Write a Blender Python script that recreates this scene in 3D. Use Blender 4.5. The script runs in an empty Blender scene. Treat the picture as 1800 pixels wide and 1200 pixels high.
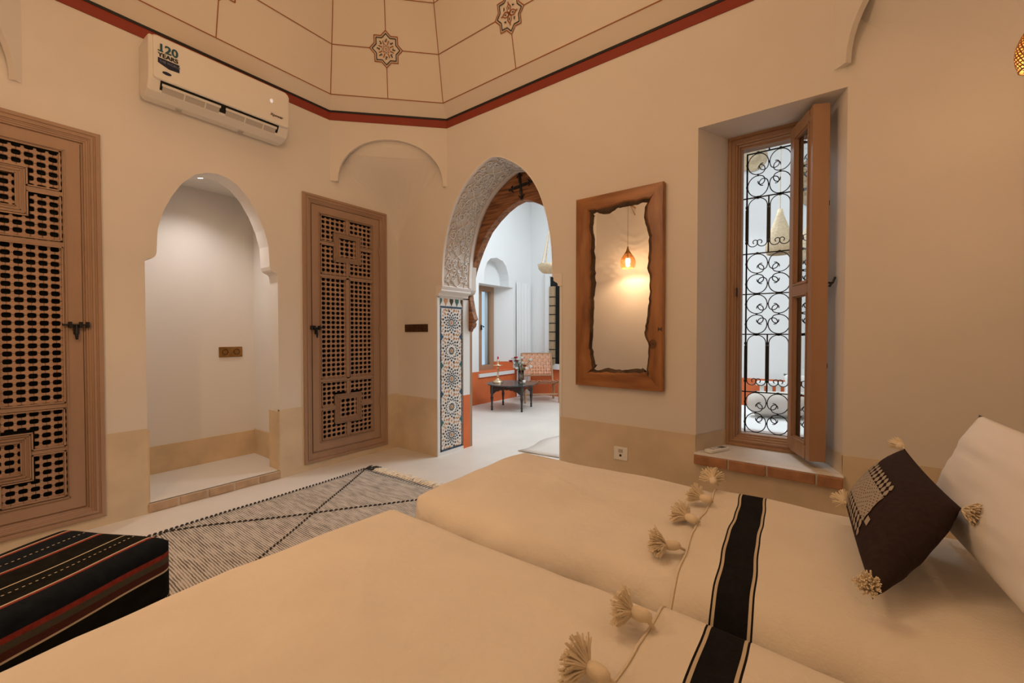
import bpy, bmesh, math, random
from mathutils import Vector, Matrix, noise
random.seed(7)
PI = math.pi
sin, cos = math.sin, math.cos
scene = bpy.context.scene
COL = scene.collection

# ------------------------------------------------------------------ camera, world, light, exposure
cam_d = bpy.data.cameras.new('camera')
cam = bpy.data.objects.new('camera', cam_d); COL.objects.link(cam)
cam_d.sensor_width = 36.0; cam_d.lens = 727.7 / 1800 * 36; cam_d.clip_start = 0.02
_yaw, _pit = 0.638459, 0.018124
fw = Vector((-sin(_yaw) * cos(_pit), cos(_yaw) * cos(_pit), -sin(_pit)))
rt = Vector((cos(_yaw), sin(_yaw), 0)); up = rt.cross(fw)
m = Matrix((rt, up, -fw)).transposed().to_4x4(); m.translation = (0, 0, 1.15)
cam.matrix_world = m
scene.camera = cam

w = bpy.data.worlds.new('sky'); scene.world = w; w.use_nodes = True
bg = w.node_tree.nodes['Background']; bg.inputs[0].default_value = (.62, .8, 1, 1); bg.inputs[1].default_value = 1.0

def light(kind, name, loc, energy, color, size=.1, rot=(0, 0, 0), size_y=None, spot=None, blend=.5):
    d = bpy.data.lights.new(name, kind); d.energy = energy; d.color = color
    if kind == 'AREA':
        d.size = size
        if size_y: d.shape = 'RECTANGLE'; d.size_y = size_y
    else: d.shadow_soft_size = size
    if kind == 'SPOT': d.spot_size = spot; d.spot_blend = blend
    o = bpy.data.objects.new(name, d); COL.objects.link(o); o.location = loc; o.rotation_euler = rot
    return o
WARM = (1, .645, .37)
light('AREA', 'dome_fill', (-1.34, .95, 4.45), 12, WARM, 2.0, size_y=1.5)  # unseen area light added to fill the room from above
light('POINT', 'room_fill', (-1.2, .64, 2.55), 26, WARM, .24)  # added point fill for walls and beds; no lantern hangs here
light('AREA', 'far_daylight_fill', (-2.2, 4.6, 3.95), 34, (.80, .91, 1), 3.6, size_y=2.4)  # area light added for far-room daylight; the ceiling there is closed
light('AREA', 'far_slant_fill', (-1.5, 5.3, 3.75), 90, (.84, .93, 1), 1.2, rot=(Vector((-2.5, 2.6, 0)) - Vector((-1.5, 5.3, 3.75))).to_track_quat('-Z', 'Y').to_euler())  # added to throw daylight through the arch onto the floor
light('AREA', 'far_right_fill', (.7, 4.8, 3.95), 22, (.80, .91, 1), 1.6, size_y=2.0)  # second added daylight fill, no roof window above it
light('POINT', 'bedside_bulb', (.58, 2.18, 2.09), 5, WARM, .025)
light('POINT', 'wall_bulb', (-2.13, -.2, 2.10), 30, WARM, .02)
light('SPOT', 'alcove_spot', (-3.76, 1.12, 2.32), 23, (1, .96, .94), .05, spot=2.2, blend=1)
vs = scene.view_settings
vs.view_transform = 'Standard'; vs.look = 'None'; vs.gamma = 1; vs.use_curve_mapping = False; vs.exposure = -0.12

# ------------------------------------------------------------------ helpers
def mat(name, col, rough=.7, bump=0, bscale=40, var=0, vscale=3, metal=0, spec=.3, emit=None, estr=1, stretch=(1, 1, 1), detail=4, trans=0, alpha=1, col2=None, sheen=0):
    m = bpy.data.materials.new(name); m.use_nodes = True
    nt = m.node_tree; b = nt.nodes['Principled BSDF']
    b.inputs['Base Color'].default_value = (*col, 1); b.inputs['Roughness'].default_value = rough
    b.inputs['Metallic'].default_value = metal; b.inputs['Specular IOR Level'].default_value = spec
    if trans: b.inputs['Transmission Weight'].default_value = trans
    if sheen: b.inputs['Sheen Weight'].default_value = sheen
    if emit: b.inputs['Emission Color'].default_value = (*emit, 1); b.inputs['Emission Strength'].default_value = estr
    if var or bump or col2:
        tc = nt.nodes.new('ShaderNodeTexCoord'); mp = nt.nodes.new('ShaderNodeMapping'); mp.inputs['Scale'].default_value = stretch
        nt.links.new(tc.outputs['Object'], mp.inputs[0])
    if var or col2:
        n = nt.nodes.new('ShaderNodeTexNoise'); n.inputs['Scale'].default_value = vscale; n.inputs['Detail'].default_value = detail
        nt.links.new(mp.outputs[0], n.inputs['Vector'])
        r = nt.nodes.new('ShaderNodeValToRGB'); r.color_ramp.elements[0].position = .3; r.color_ramp.elements[1].position = .7
        c2 = col2 if col2 else tuple(min(1, c * (1 + var)) for c in col)
        c1 = col if col2 else tuple(c * (1 - var) for c in col)
        r.color_ramp.elements[0].color = (*c1, 1); r.color_ramp.elements[1].color = (*c2, 1)
        nt.links.new(n.outputs[0], r.inputs[0]); nt.links.new(r.outputs[0], b.inputs['Base Color'])
    if bump:
        n = nt.nodes.new('ShaderNodeTexNoise'); n.inputs['Scale'].default_value = bscale; n.inputs['Detail'].default_value = 5
        nt.links.new(mp.outputs[0], n.inputs['Vector'])
        bp = nt.nodes.new('ShaderNodeBump'); bp.inputs['Strength'].default_value = bump; bp.inputs['Distance'].default_value = .004
        nt.links.new(n.outputs[0], bp.inputs['Height']); nt.links.new(bp.outputs[0], b.inputs['Normal'])
    return m

M = {}
M['wall'] = mat('plaster', (.78, .73, .67), .75, .12, 6, .025, 1.5)
M['wainscot'] = mat('tadelakt', (.70, .58, .42), .45, .15, 12, .09, 5, spec=.4)
M['floor'] = mat('polished_plaster_floor', (.74, .69, .62), .42, .08, 5, .05, 2.2, spec=.4)
M['alcove'] = mat('alcove_plaster', (.82, .77, .71), .75, .08, 6, .02, 1.5)
M['dome'] = mat('dome_plaster', (.78, .70, .60), .75, .08, 7, .02, 1.2)
M['red'] = mat('red_paint', (.27, .045, .024), .6, .05, 20, .05, 8)
M['black'] = mat('black_paint', (.018, .02, .022), .5)
M['line'] = mat('line_paint', (.34, .12, .05), .7)
M['lineblack'] = mat('dark_line_paint', (.06, .05, .04), .7)
M['brick'] = mat('terracotta_brick', (.42, .21, .11), .75, .6, 30, .22, 14)
M['stepbrick'] = mat('pale_brick', (.50, .35, .23), .75, .5, 30, .15, 14)
M['mortar'] = mat('mortar', (.62, .50, .37), .8, .4, 30)
M['doorwood'] = mat('door_wood', (.40, .265, .185), .5, .15, 60, .08, 6, stretch=(1, 1, .12))
M['lattice'] = mat('lattice_wood', (.44, .28, .19), .5, .1, 60, .08, 12)
M['dark'] = mat('dark_backing', (.012, .014, .012), .9)
M['iron'] = mat('black_iron', (.012, .013, .014), .45, .2, 80, spec=.5, metal=.3)
M['winwood'] = mat('window_wood', (.40, .24, .145), .45, .15, 60, .1, 6, stretch=(1, 1, .12))
M['white'] = mat('white_plaster', (.82, .82, .80), .7, .05, 10)
M['stucco'] = mat('carved_stucco', (.84, .80, .76), .7, .1, 60)
M['stuccoshade'] = mat('shaded_stucco_ground', (.67, .60, .53), .8)  # stucco darkened so shade between the carving sits in the colour
M['oldwood'] = mat('old_wood', (.13, .05, .022), .55, .5, 14, 0, 5, stretch=(1, 4, 9), col2=(.42, .19, .085))
M['mirrorwood'] = mat('live_edge_wood', (.20, .070, .018), .35, .2, 22, 0, 3.5, stretch=(5, 5, 1.0), col2=(.42, .18, .058), spec=.5)
M['mirrorwoodh'] = mat('live_edge_wood_across', (.20, .070, .018), .35, .2, 22, 0, 3.5, stretch=(1, 5, 6), col2=(.42, .18, .058), spec=.5)
M['bark'] = mat('dark_bark', (.05, .03, .018), .8, .9, 30, 0, 12, col2=(.13, .085, .055))
M['glassmirror'] = mat('mirror_glass', (.88, .86, .82), .01, metal=1)
M['acwhite'] = mat('cream_plastic', (.80, .76, .69), .35, spec=.45)
M['acgrey'] = mat('grey_plastic', (.50, .46, .41), .5)
M['teal'] = mat('teal_print', (.02, .09, .12), .5)
M['navy'] = mat('navy_print', (.012, .018, .05), .5)
M['letter'] = mat('pale_print', (.22, .24, .32), .5)
M['plastic'] = mat('white_plastic', (.85, .84, .80), .35, spec=.5)
M['brass'] = mat('aged_brass', (.33, .17, .05), .35, .3, 60, .3, 20, metal=.7)
M['brassdark'] = mat('dark_bronze', (.09, .045, .02), .45, .3, 60, .2, 20, metal=.5)
M['gold'] = mat('polished_brass', (.72, .52, .33), .35, metal=.8)
M['coverlet'] = mat('coverlet_wool', (.84, .765, .66), .9, .9, 38, .055, 3.5, sheen=.15, detail=8)
M['blanket'] = mat('blanket_wool', (.83, .75, .63), .9, .45, 130, .03, 5, sheen=.15)
M['blackwool'] = mat('black_wool', (.012, .011, .012), .95, .6, 160, .2, 60, spec=.1)
M['yarn'] = mat('cream_yarn', (.82, .70, .52), .9, .2, 200)
M['sheet'] = mat('white_cotton', (.84, .80, .76), .8, .1, 30)
M['cushion'] = mat('brown_black_linen', (.038, .024, .022), .9, .5, 220, .15, 80, spec=.1)
M['embroid'] = mat('grey_embroidery', (.42, .36, .29), .9, .6, 400)
M['brt'] = mat('bench_red', (.24, .028, .018), .9, .4, 200, .2, 60)
M['bcr'] = mat('bench_cream', (.60, .50, .36), .9)
M['bnav'] = mat('bench_navy', (.010, .013, .018), .95, .5, 200, .25, 30, spec=.08)
M['bblk'] = mat('bench_black', (.010, .010, .008), .95, .5, 200, .25, 30, spec=.08)
M['bolv'] = mat('bench_olive', (.075, .065, .045), .95, .4, 200)
M['bmar'] = mat('bench_maroon', (.075, .02, .014), .95, .4, 200)
M['orange'] = mat('orange_plaster', (.70, .17, .055), .6, .1, 12, .06, 6)
M['r2wall'] = mat('white_limewash', (.84, .84, .83), .8, .06, 6, .01, 2)
M['curtain'] = mat('white_curtain', (.86, .86, .85), .8)
M['tablewood'] = mat('black_lacquer', (.02, .022, .022), .22, spec=.6)
M['leather'] = mat('tan_leather', (.66, .33, .19), .5, .1, 60, .1, 20)
M['chairwood'] = mat('chair_teak', (.42, .24, .13), .5, .1, 60, .1, 6)
M['leaf'] = mat('leaf_green', (.06, .12, .035), .6, 0, 10, .3, 30)
M['petalw'] = mat('white_petals', (.85, .82, .76), .6)
M['petalr'] = mat('red_petals', (.42, .02, .03), .6)
M['straw'] = mat('woven_straw', (.66, .52, .34), .8, .8, 90, .15, 60)
M['strawdark'] = mat('brown_straw', (.42, .29, .17), .8, .8, 90, .2, 60)
M['sofa'] = mat('sofa_linen', (.80, .79, .77), .9, .3, 120)
M['bolster'] = mat('beige_linen', (.66, .60, .53), .9, .3, 120)
M['tw'] = mat('tile_white', (.82, .80, .75), .25, spec=.5)
M['tb'] = mat('tile_blue', (.035, .075, .13), .2, spec=.5)
M['tk'] = mat('tile_black', (.02, .022, .03), .2, spec=.5)
M['to'] = mat('tile_ochre', (.60, .30, .13), .2, spec=.5)
M['tg'] = mat('tile_green', (.05, .14, .12), .2, spec=.5)
M['screen'] = mat('grey_screen', (.10, .09, .08), .3)
M['lens'] = mat('spot_lens', (1, .98, .95), .4, emit=(1, .93, .86), estr=9)
M['bulb'] = mat('bulb_glow', (1, .8, .5), .4, emit=(1, .62, .28), estr=22)
M['lampinner'] = mat('lamp_inner', (.9, .6, .3), .3, metal=.6)
def glassmat():
    m = bpy.data.materials.new('window_glass'); m.use_nodes = True; nt = m.node_tree; nt.nodes.clear()
    o = nt.nodes.new('ShaderNodeOutputMaterial'); mix = nt.nodes.new('ShaderNodeMixShader')
    t = nt.nodes.new('ShaderNodeBsdfTransparent'); g = nt.nodes.new('ShaderNodeBsdfGlossy'); g.inputs['Roughness'].default_value = .01
    f = nt.nodes.new('ShaderNodeFresnel'); f.inputs[0].default_value = 1.5
    t.inputs[0].default_value = (.90, .93, .92, 1)
    nt.links.new(f.outputs[0], mix.inputs[0]); nt.links.new(t.outputs[0], mix.inputs[1]); nt.links.new(g.outputs[0], mix.inputs[2]); nt.links.new(mix.outputs[0], o.inputs[0])
    return m
M['glass'] = glassmat()
def rugmat():
    m = mat('rug_wool', (.5, .45, .38), .95, .6, 90)
    nt = m.node_tree; b = nt.nodes['Principled BSDF']; tc = [n for n in nt.nodes if n.type == 'TEX_COORD'][0]
    wv = nt.nodes.new('ShaderNodeTexWave'); wv.bands_direction = 'Y'; wv.inputs['Scale'].default_value = 26; wv.inputs['Distortion'].default_value = 1.6
    wv.inputs['Detail'].default_value = 2; wv.inputs['Detail Scale'].default_value = 1.2
    ns = nt.nodes.new('ShaderNodeTexNoise'); ns.inputs['Scale'].default_value = 28; ns.inputs['Detail'].default_value = 6
    mp = nt.nodes.new('ShaderNodeMapping'); mp.inputs['Scale'].default_value = (.35, 1.6, 1)
    nt.links.new(tc.outputs['Object'], wv.inputs[0]); nt.links.new(tc.outputs['Object'], mp.inputs[0]); nt.links.new(mp.outputs[0], ns.inputs[0])
    ad = nt.nodes.new('ShaderNodeMath'); ad.operation = 'ADD'; ml = nt.nodes.new('ShaderNodeMath'); ml.operation = 'MULTIPLY'; ml.inputs[1].default_value = .55
    nt.links.new(wv.outputs['Fac'], ml.inputs[0]); nt.links.new(ml.outputs[0], ad.inputs[0]); nt.links.new(ns.outputs[0], ad.inputs[1])
    r = nt.nodes.new('ShaderNodeValToRGB'); r.color_ramp.elements[0].position = .48; r.color_ramp.elements[1].position = .86
    r.color_ramp.elements[0].color = (.13, .11, .09, 1); r.color_ramp.elements[1].color = (.62, .55, .46, 1)
    nt.links.new(ad.outputs[0], r.inputs[0]); nt.links.new(r.outputs[0], b.inputs['Base Color'])
    return m
M['rug'] = rugmat()
M['rugdark'] = mat('rug_dark_wool', (.045, .038, .032), .95, .4, 90)

class MB:
    def __init__(s): s.v = []; s.f = []; s.mi = []; s.cur = 0
    def add(s, vs, fs):
        o = len(s.v); s.v += [tuple(p) for p in vs]
        for f in fs: s.f.append([i + o for i in f]); s.mi.append(s.cur)
        return s
    def box(s, x0, x1, y0, y1, z0, z1):
        return s.add([(x, y, z) for x in (x0, x1) for y in (y0, y1) for z in (z0, z1)],
                     [(0, 1, 3, 2), (4, 6, 7, 5), (0, 4, 5, 1), (2, 3, 7, 6), (0, 2, 6, 4), (1, 5, 7, 3)])
    def hexa(s, T, x0, x1, y0, y1, z0, z1):
        return s.add([T @ Vector((x, y, z)) for x in (x0, x1) for y in (y0, y1) for z in (z0, z1)],
                     [(0, 1, 3, 2), (4, 6, 7, 5), (0, 4, 5, 1), (2, 3, 7, 6), (0, 2, 6, 4), (1, 5, 7, 3)])
    def prism(s, pts, fn, d0, d1):
        n = len(pts); V = [fn(a, b, d0) for a, b in pts] + [fn(a, b, d1) for a, b in pts]
        return s.add(V, [list(range(n))[::-1], list(range(n, 2 * n))] + [(i, (i + 1) % n, n + (i + 1) % n, n + i) for i in range(n)])
    def grid(s, P, closeu=False, closev=False, rowmi=None):
        nu, nv = len(P), len(P[0]); V = [p for r in P for p in r]; F = []
        if rowmi:
            o = len(s.v); s.v += [tuple(p) for p in V]
            for i in range(nu - 1):
                for j in range(nv - 1): s.f.append([o + i * nv + j, o + (i + 1) * nv + j, o + (i + 1) * nv + j + 1, o + i * nv + j + 1]); s.mi.append(rowmi[i])
            return s
        for i in range(nu - (0 if closeu else 1)):
            for j in range(nv - (0 if closev else 1)):
                a = i * nv + j; b = ((i + 1) % nu) * nv + j; c = ((i + 1) % nu) * nv + (j + 1) % nv; d = i * nv + (j + 1) % nv
                F.append((a, b, c, d))
        return s.add(V, F)
    def tube(s, pts, r, n=6, closed=False, caps=True):
        pts = [Vector(p) for p in pts]; N = len(pts); R = r if isinstance(r, (list, tuple)) else [r] * N
        rings = []; prev = None
        for i, p in enumerate(pts):
            if closed: d = pts[(i + 1) % N] - pts[i - 1]
            else: d = pts[min(i + 1, N - 1)] - pts[max(i - 1, 0)]
            if d.length < 1e-9: d = Vector((0, 0, 1))
            d.normalize()
            if prev is None:
                a = Vector((0, 0, 1)) if abs(d.z) < .9 else Vector((1, 0, 0)); u = d.cross(a).normalized()
            else:
                u = prev - d * prev.dot(d)
                if u.length < 1e-6: u = d.orthogonal()
                u.normalize()
            prev = u; v = d.cross(u)
            rings.append([p + (u * cos(2 * PI * k / n) + v * sin(2 * PI * k / n)) * R[i] for k in range(n)])
        o = len(s.v); s.grid(rings, closeu=closed, closev=True)
        if caps and not closed:
            s.f.append([o + k for k in range(n)][::-1]); s.mi.append(s.cur)
            s.f.append([o + (N - 1) * n + k for k in range(n)]); s.mi.append(s.cur)
        return s
    def lathe(s, prof, n=16, T=None, a0=0, a1=2 * PI):
        T = T or Matrix.Identity(4); full = abs(a1 - a0 - 2 * PI) < 1e-6; k = n if full else n + 1
        P = [[T @ Vector((r * cos(a0 + (a1 - a0) * j / n), r * sin(a0 + (a1 - a0) * j / n), z)) for j in range(k)] for r, z in prof]
        return s.grid(P, closev=full)
    def build(s, name, mats, parent=None, smooth=False, kind=None, recalc=True, bevel=0, loc=None, sub=0):
        me = bpy.data.meshes.new(name); me.from_pydata(s.v, [], s.f)
        if not isinstance(mats, (list, tuple)): mats = [mats]
        for mm in mats: me.materials.append(M[mm] if isinstance(mm, str) else mm)
        if len(mats) > 1:
            for p, i in zip(me.polygons, s.mi): p.material_index = i
        if recalc:
            bm = bmesh.new(); bm.from_mesh(me); bmesh.ops.remove_doubles(bm, verts=bm.verts, dist=1e-5)
            bmesh.ops.recalc_face_normals(bm, faces=bm.faces); bm.to_mesh(me); bm.free()
        if smooth:
            me.polygons.foreach_set('use_smooth', [True] * len(me.polygons))
        if loc is not None: me.transform(Matrix.Translation(-Vector(loc)))
        o = bpy.data.objects.new(name, me); COL.objects.link(o)
        if loc is not None: o.location = loc
        if parent is not None:
            o.parent = parent; o.matrix_parent_inverse = Matrix.Translation(-parent.location) @ Matrix.Identity(4) if parent.rotation_euler.to_quaternion().angle < 1e-6 else parent.matrix_basis.inverted()
            if parent.parent is not None: o.matrix_parent_inverse = Matrix.Identity(4); o.matrix_parent_inverse = world_of(parent).inverted()
        if bevel:
            b = o.modifiers.new('bevel', 'BEVEL'); b.width = bevel; b.segments = 2; b.limit_method = 'ANGLE'
        if sub:
            b = o.modifiers.new('sub', 'SUBSURF'); b.levels = sub; b.render_levels = sub
        if kind: o['kind'] = kind
        return o
def world_of(o):
    mtx = o.matrix_basis.copy()
    while o.parent is not None:
        mtx = o.parent.matrix_basis @ o.matrix_parent_inverse @ mtx; o = o.parent
    return mtx
def tag(o, label, cat, group=None):
    o['label'] = label; o['category'] = cat
    if group: o['group'] = group
    return o
def empty(name, loc, label=None, cat=None, group=None, rz=0, kind=None):
    o = bpy.data.objects.new(name, None); COL.objects.link(o); o.location = loc; o.rotation_euler = (0, 0, rz); o.empty_display_size = .05
    if label: tag(o, label, cat, group)
    if kind: o['kind'] = kind
    return o
def copy_tree(o, parent=None):
    c = o.copy(); COL.objects.link(c); c.parent = parent
    for ch in list(o.children): copy_tree(ch, c)
    return c
def interp(tab, x):
    for (a, b), (c, d) in zip(tab, tab[1:]):
        if x <= c: return b + (d - b) * (x - a) / (c - a) if c > a else b
    return tab[-1][1]
def icos(mb, c, r, n=6, mz=1.0):
    prof = [(max(1e-4, r * sin(PI * i / n)), r * mz * cos(PI * i / n)) for i in range(n + 1)]
    mb.lathe(prof, n + 2, Matrix.Translation(c))

# ------------------------------------------------------------------ room dimensions (metres, camera above the origin)
XL, XR, YB, YF = -3.441, .757, 2.686, -.475
CH = .713; ZW = 3.01; TH = .47; YO = YB + TH
ZWA = .535
# ---- floor
mb = MB(); mb.box(-4.9, 2.6, -1.0, 7.0, -.1, 0); mb.build('floor', 'floor', kind='structure')

def strip_wall(mb, fn, zt, segs):
    """fn(s, z) -> point; segs: ('s', a, b) solid or ('o', [(s, zl, zh)...]) with an opening"""
    for g in segs:
        if g[0] == 's':
            mb.add([fn(g[1], 0), fn(g[2], 0), fn(g[2], zt), fn(g[1], zt)], [(0, 1, 2, 3)])
        else:
            for (a, l, h), (b, l2, h2) in zip(g[1], g[1][1:]):
                if b - a < 1e-5: continue
                if l > 0 or l2 > 0: mb.add([fn(a, 0), fn(b, 0), fn(b, l2), fn(a, l)], [(0, 1, 2, 3)])
                mb.add([fn(a, h), fn(b, h2), fn(b, zt), fn(a, zt)], [(0, 1, 2, 3)])
def reveal(mb, path, fa, fb):
    for p, q in zip(path, path[1:]):
        mb.add([fa(*p), fa(*q), fb(*q), fb(*p)], [(0, 1, 2, 3)])

# ---- alcove outline in the left wall (s = Y)
AC0, AC1 = .727, 1.531
ac_tab = [(0, 2.285), (.06, 2.275), (.13, 2.24), (.20, 2.165), (.26, 2.06), (.305, 1.95), (.335, 1.83), (.342, 1.70)]
ac_c = (AC0 + AC1) / 2
def cyma(d0, z0, d1, z1):  # small moulded shoulder
    return [(d0, z0), (d0 + (d1 - d0) * .15, z0 - (z0 - z1) * .35), (d0 + (d1 - d0) * .35, z0 - (z0 - z1) * .5), (d0 + (d1 - d0) * .8, z0 - (z0 - z1) * .62), (d1, z0 - (z0 - z1) * .8), (d1, z1)]
ac_half = ac_tab + cyma(.342, 1.675, .402, 1.60)
ac_open = [(ac_c - d, .066, z) for d, z in ac_half[::-1]] + [(ac_c + d, .066, z) for d, z in ac_half[1:]]
L = lambda s, z: (XL, s, z)
mb = MB()
D1 = (-.292, .528); D2 = (1.726, 2.550); DZ0, DZ1 = .06, 2.326
def rect_open(a, b, l, h): return ('o', [(a, l, h), (b, l, h)])
strip_wall(mb, L, 3.1, [('s', YF - .3, D1[0] + .01), rect_open(D1[0] + .01, D1[1] - .01, DZ0 + .01, DZ1 - .01), ('s', D1[1] - .01, AC0), ('o', ac_open), ('s', AC1, D2[0] + .01),
                        rect_open(D2[0] + .01, D2[1] - .01, DZ0 + .01, DZ1 - .01), ('s', D2[1] - .01, YB)])
wall_left = mb.build('wall_left', 'wall', kind='structure', recalc=False)
# alcove interior
XA = -4.128
mb = MB()
outl = [(AC0, .066)] + [(s, z) for s, l, z in ac_open] + [(AC1, .066)]
reveal(mb, outl, lambda s, z: (XL, s, z), lambda s, z: (XL - .16, s, z))
A0, A1, AZ = .70, 1.625, 2.345
# chamber behind: plane at XL-.16 around the opening is hidden; box walls
for p, q in zip(outl, outl[1:]):
    pass
mb.add([(XL - .16, A0, .066), (XA, A0, .066), (XA, A0, AZ), (XL - .16, A0, AZ)], [(0, 1, 2, 3)])
mb.add([(XL - .16, A1, .066), (XA, A1, .066), (XA, A1, AZ), (XL - .16, A1, AZ)], [(0, 1, 2, 3)])
mb.add([(XA, A0, .066), (XA, A1, .066), (XA, A1, AZ), (XA, A0, AZ)], [(0, 1, 2, 3)])
mb.add([(XL - .16, A0, AZ), (XL - .16, A1, AZ), (XA, A1, AZ), (XA, A0, AZ)], [(0, 1, 2, 3)])
LB = lambda s, z: (XL - .16, s, z)
strip_wall(mb, LB, AZ, [('s', A0, AC0), ('o', ac_open), ('s', AC1, A1)])
mb.build('alcove_recess', 'alcove', wall_left, recalc=False)
mb = MB(); mb.box(XA, XL, A0, A1, .0, .066); mb.build('alcove_floor', 'floor', wall_left)
mb = MB(); zz = .28
mb.box(XA, XA + .008, A0, A1, .066, zz); mb.box(XA, XL - .165, A1 - .008, A1, .066, zz + .01); mb.box(XL - .16, XL + .004, AC1 - .008, AC1 + .001, .066, ZWA); mb.box(XL - .16, XL + .004, AC0 - .001, AC0 + .008, .066, ZWA)
mb.build('alcove_skirting', mat('ochre_skirting', (.70, .53, .33), .45, .15, 12, .1, 6), wall_left)
# step bricks
mb = MB(); mb.box(XL - .02, XL + .006, AC0, AC1, 0, .062); mb.build('mortar', 'mortar', wall_left)
n = 5; wdt = (AC1 - AC0 + .02) / n
for i in range(n):
    mb = MB(); y0 = AC0 - .01 + i * wdt; e = random.uniform(-.003, .003)
    mb.box(XL - .03, XL + .012 + e, y0 + .006, y0 + wdt - .006, .004, .060)
    mb.build('brick', 'stepbrick', wall_left, bevel=.006)
# wainscot left
mb = MB()
for a, b, z0, z1 in [(YF, D1[0], 0, ZWA), (D1[0], D1[1], 0, DZ0), (D1[1], AC0, 0, ZWA), (AC1, D2[0], 0, ZWA), (D2[0], D2[1], 0, DZ0), (D2[1], YB, 0, ZWA)]:
    mb.box(XL - .02, XL + .005, a, b, z0, z1 + (.012 if z1 > .1 else 0))
mb.build('baseboard_left', 'wainscot', kind='structure')

# ---- back wall (s = X)
arc_half = [(0, 2.625), (.05, 2.618), (.10, 2.60), (.15, 2.575), (.20, 2.545), (.25, 2.513), (.30, 2.472), (.35, 2.423), (.40, 2.362), (.44, 2.30), (.47, 2.245), (.50, 2.175), (.53, 2.09), (.555, 2.0), (.575, 1.90), (.588, 1.80), (.594, 1.70), (.594, 1.60)]
arc_c = -2.203
arc_full = arc_half + cyma(.594, 1.585, .662, 1.51)
arc_open = [(arc_c - d, 0, z) for d, z in arc_full[::-1]] + [(arc_c + d, 0, z) for d, z in arc_full[1:]]
AX0, AX1 = arc_c - .662, arc_c + .662
WX0, WX1, WZ0, WZ1 = -.598, .102, .432, 2.388
IX0, IX1, IZ1, IY = -.482, .006, 2.405, 3.0
mb = MB(); Bf = lambda s, z: (s, YB, z)
strip_wall(mb, Bf, 3.1, [('s', XL, AX0), ('o', arc_open), ('s', AX1, WX0), rect_open(WX0, WX1, WZ0, WZ1), ('s', WX1, XR)])
# window splay
q = [(WX0, WZ0), (WX0, WZ1), (WX1, WZ1), (WX1, WZ0), (WX0, WZ0)]; qi = [(IX0, WZ0), (IX0, IZ1), (IX1, IZ1), (IX1, WZ0), (IX0, WZ0)]
for (a, b), (c, d), (e, f), (g, h) in list(zip(q, q[1:], qi[1:], qi))[:3]:
    mb.add([(a, YB, b), (c, YB, d), (e, IY, f), (g, IY, h)], [(0, 1, 2, 3)])
wall_back = mb.build('wall_back', 'wall', kind='structure', recalc=False)
mb = MB(); Bb = lambda s, z: (s, YO, z)
gx0, gx1, gz0, gz1 = IX0 + .06, IX1 - .05, .47, 2.35
strip_wall(mb, Bb, 4.0, [('s', -4.6, AX0), ('o', arc_open), ('s', AX1, gx0), rect_open(gx0, gx1, gz0, gz1), ('s', gx1, 2.4)])
reveal(mb, [(gx0, gz0), (gx0, gz1), (gx1, gz1), (gx1, gz0), (gx0, gz0)], lambda s, z: (s, IY + .01, z), Bb)
# frame plane closing
strip_wall(mb, lambda s, z: (s, IY + .03, max(z, .3)), 2.5, [('s', IX0 - .1, gx0), rect_open(gx0, gx1, gz0, gz1), ('s', gx1, IX1 + .1)])
mb.build('wall_far_front', 'r2wall', kind='structure', recalc=False)
# archway lining: white jambs and soffit
mb = MB(); outl = [(AX0, 0)] + [(s, z) for s, l, z in arc_open] + [(AX1, 0)]
reveal(mb, outl, lambda s, z: (s, YB, z), lambda s, z: (s, YO, z))
lining = mb.build('archway_lining', 'stuccoshade', wall_back, recalc=False)
# raised white borders along both edges of the lining and the jamb faces
inner = [(arc_c - d, z) for d, z in arc_half[::-1]] + [(arc_c + d, z) for d, z in arc_half[1:]]
def inset(path, k):
    out = []
    for i, (s, z) in enumerate(path):
        a = path[max(0, i - 1)]; b = path[min(len(path) - 1, i + 1)]; dx, dz = b[0] - a[0], b[1] - a[1]; l = math.hypot(dx, dz) or 1
        out.append((s + dz / l * k, z - dx / l * k))
    return out
mb = MB()
for ya, yb, t in [(YB - .004, YB + .018, .008), (YB + .36, YB + .395, .010)]:
    o1 = inner; i1 = inset(inner, t)
    P = [[(s, ya, z) for s, z in o1], [(s, ya, z) for s, z in i1], [(s, yb, z) for s, z in i1], [(s, yb, z) for s, z in o1]]
    mb.grid(P, closeu=True)
mb.build('soffit_border', 'stucco', wall_back, recalc=True)
# capitals
for sgn in (-1, 1):
    mb = MB(); prof = [(.594, 1.60), (.590, 1.592), (.598, 1.575), (.604, 1.565), (.602, 1.552), (.615, 1.54), (.632, 1.532), (.640, 1.522), (.640, 1.508), (.655, 1.505), (.655, 1.50)]
    P = []
    for d, z in prof: P.append([(arc_c + sgn * (d - .004), YB - .004, z), (arc_c + sgn * (d - .004), YB + .40, z)])
    Q = []
    for (d, z), row in zip(prof, P): Q.append([(arc_c + sgn * .672, YB - .004, z), row[0], row[1], (arc_c + sgn * .672, YB + .40, z)])
    mb.grid(Q, closev=True); o = len(mb.v); mb.add([Q[0][i] for i in range(4)] + [Q[-1][i] for i in range(4)], [(0, 1, 2, 3), (7, 6, 5, 4)])
    mb.build('capital', 'stucco', wall_back)
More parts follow.
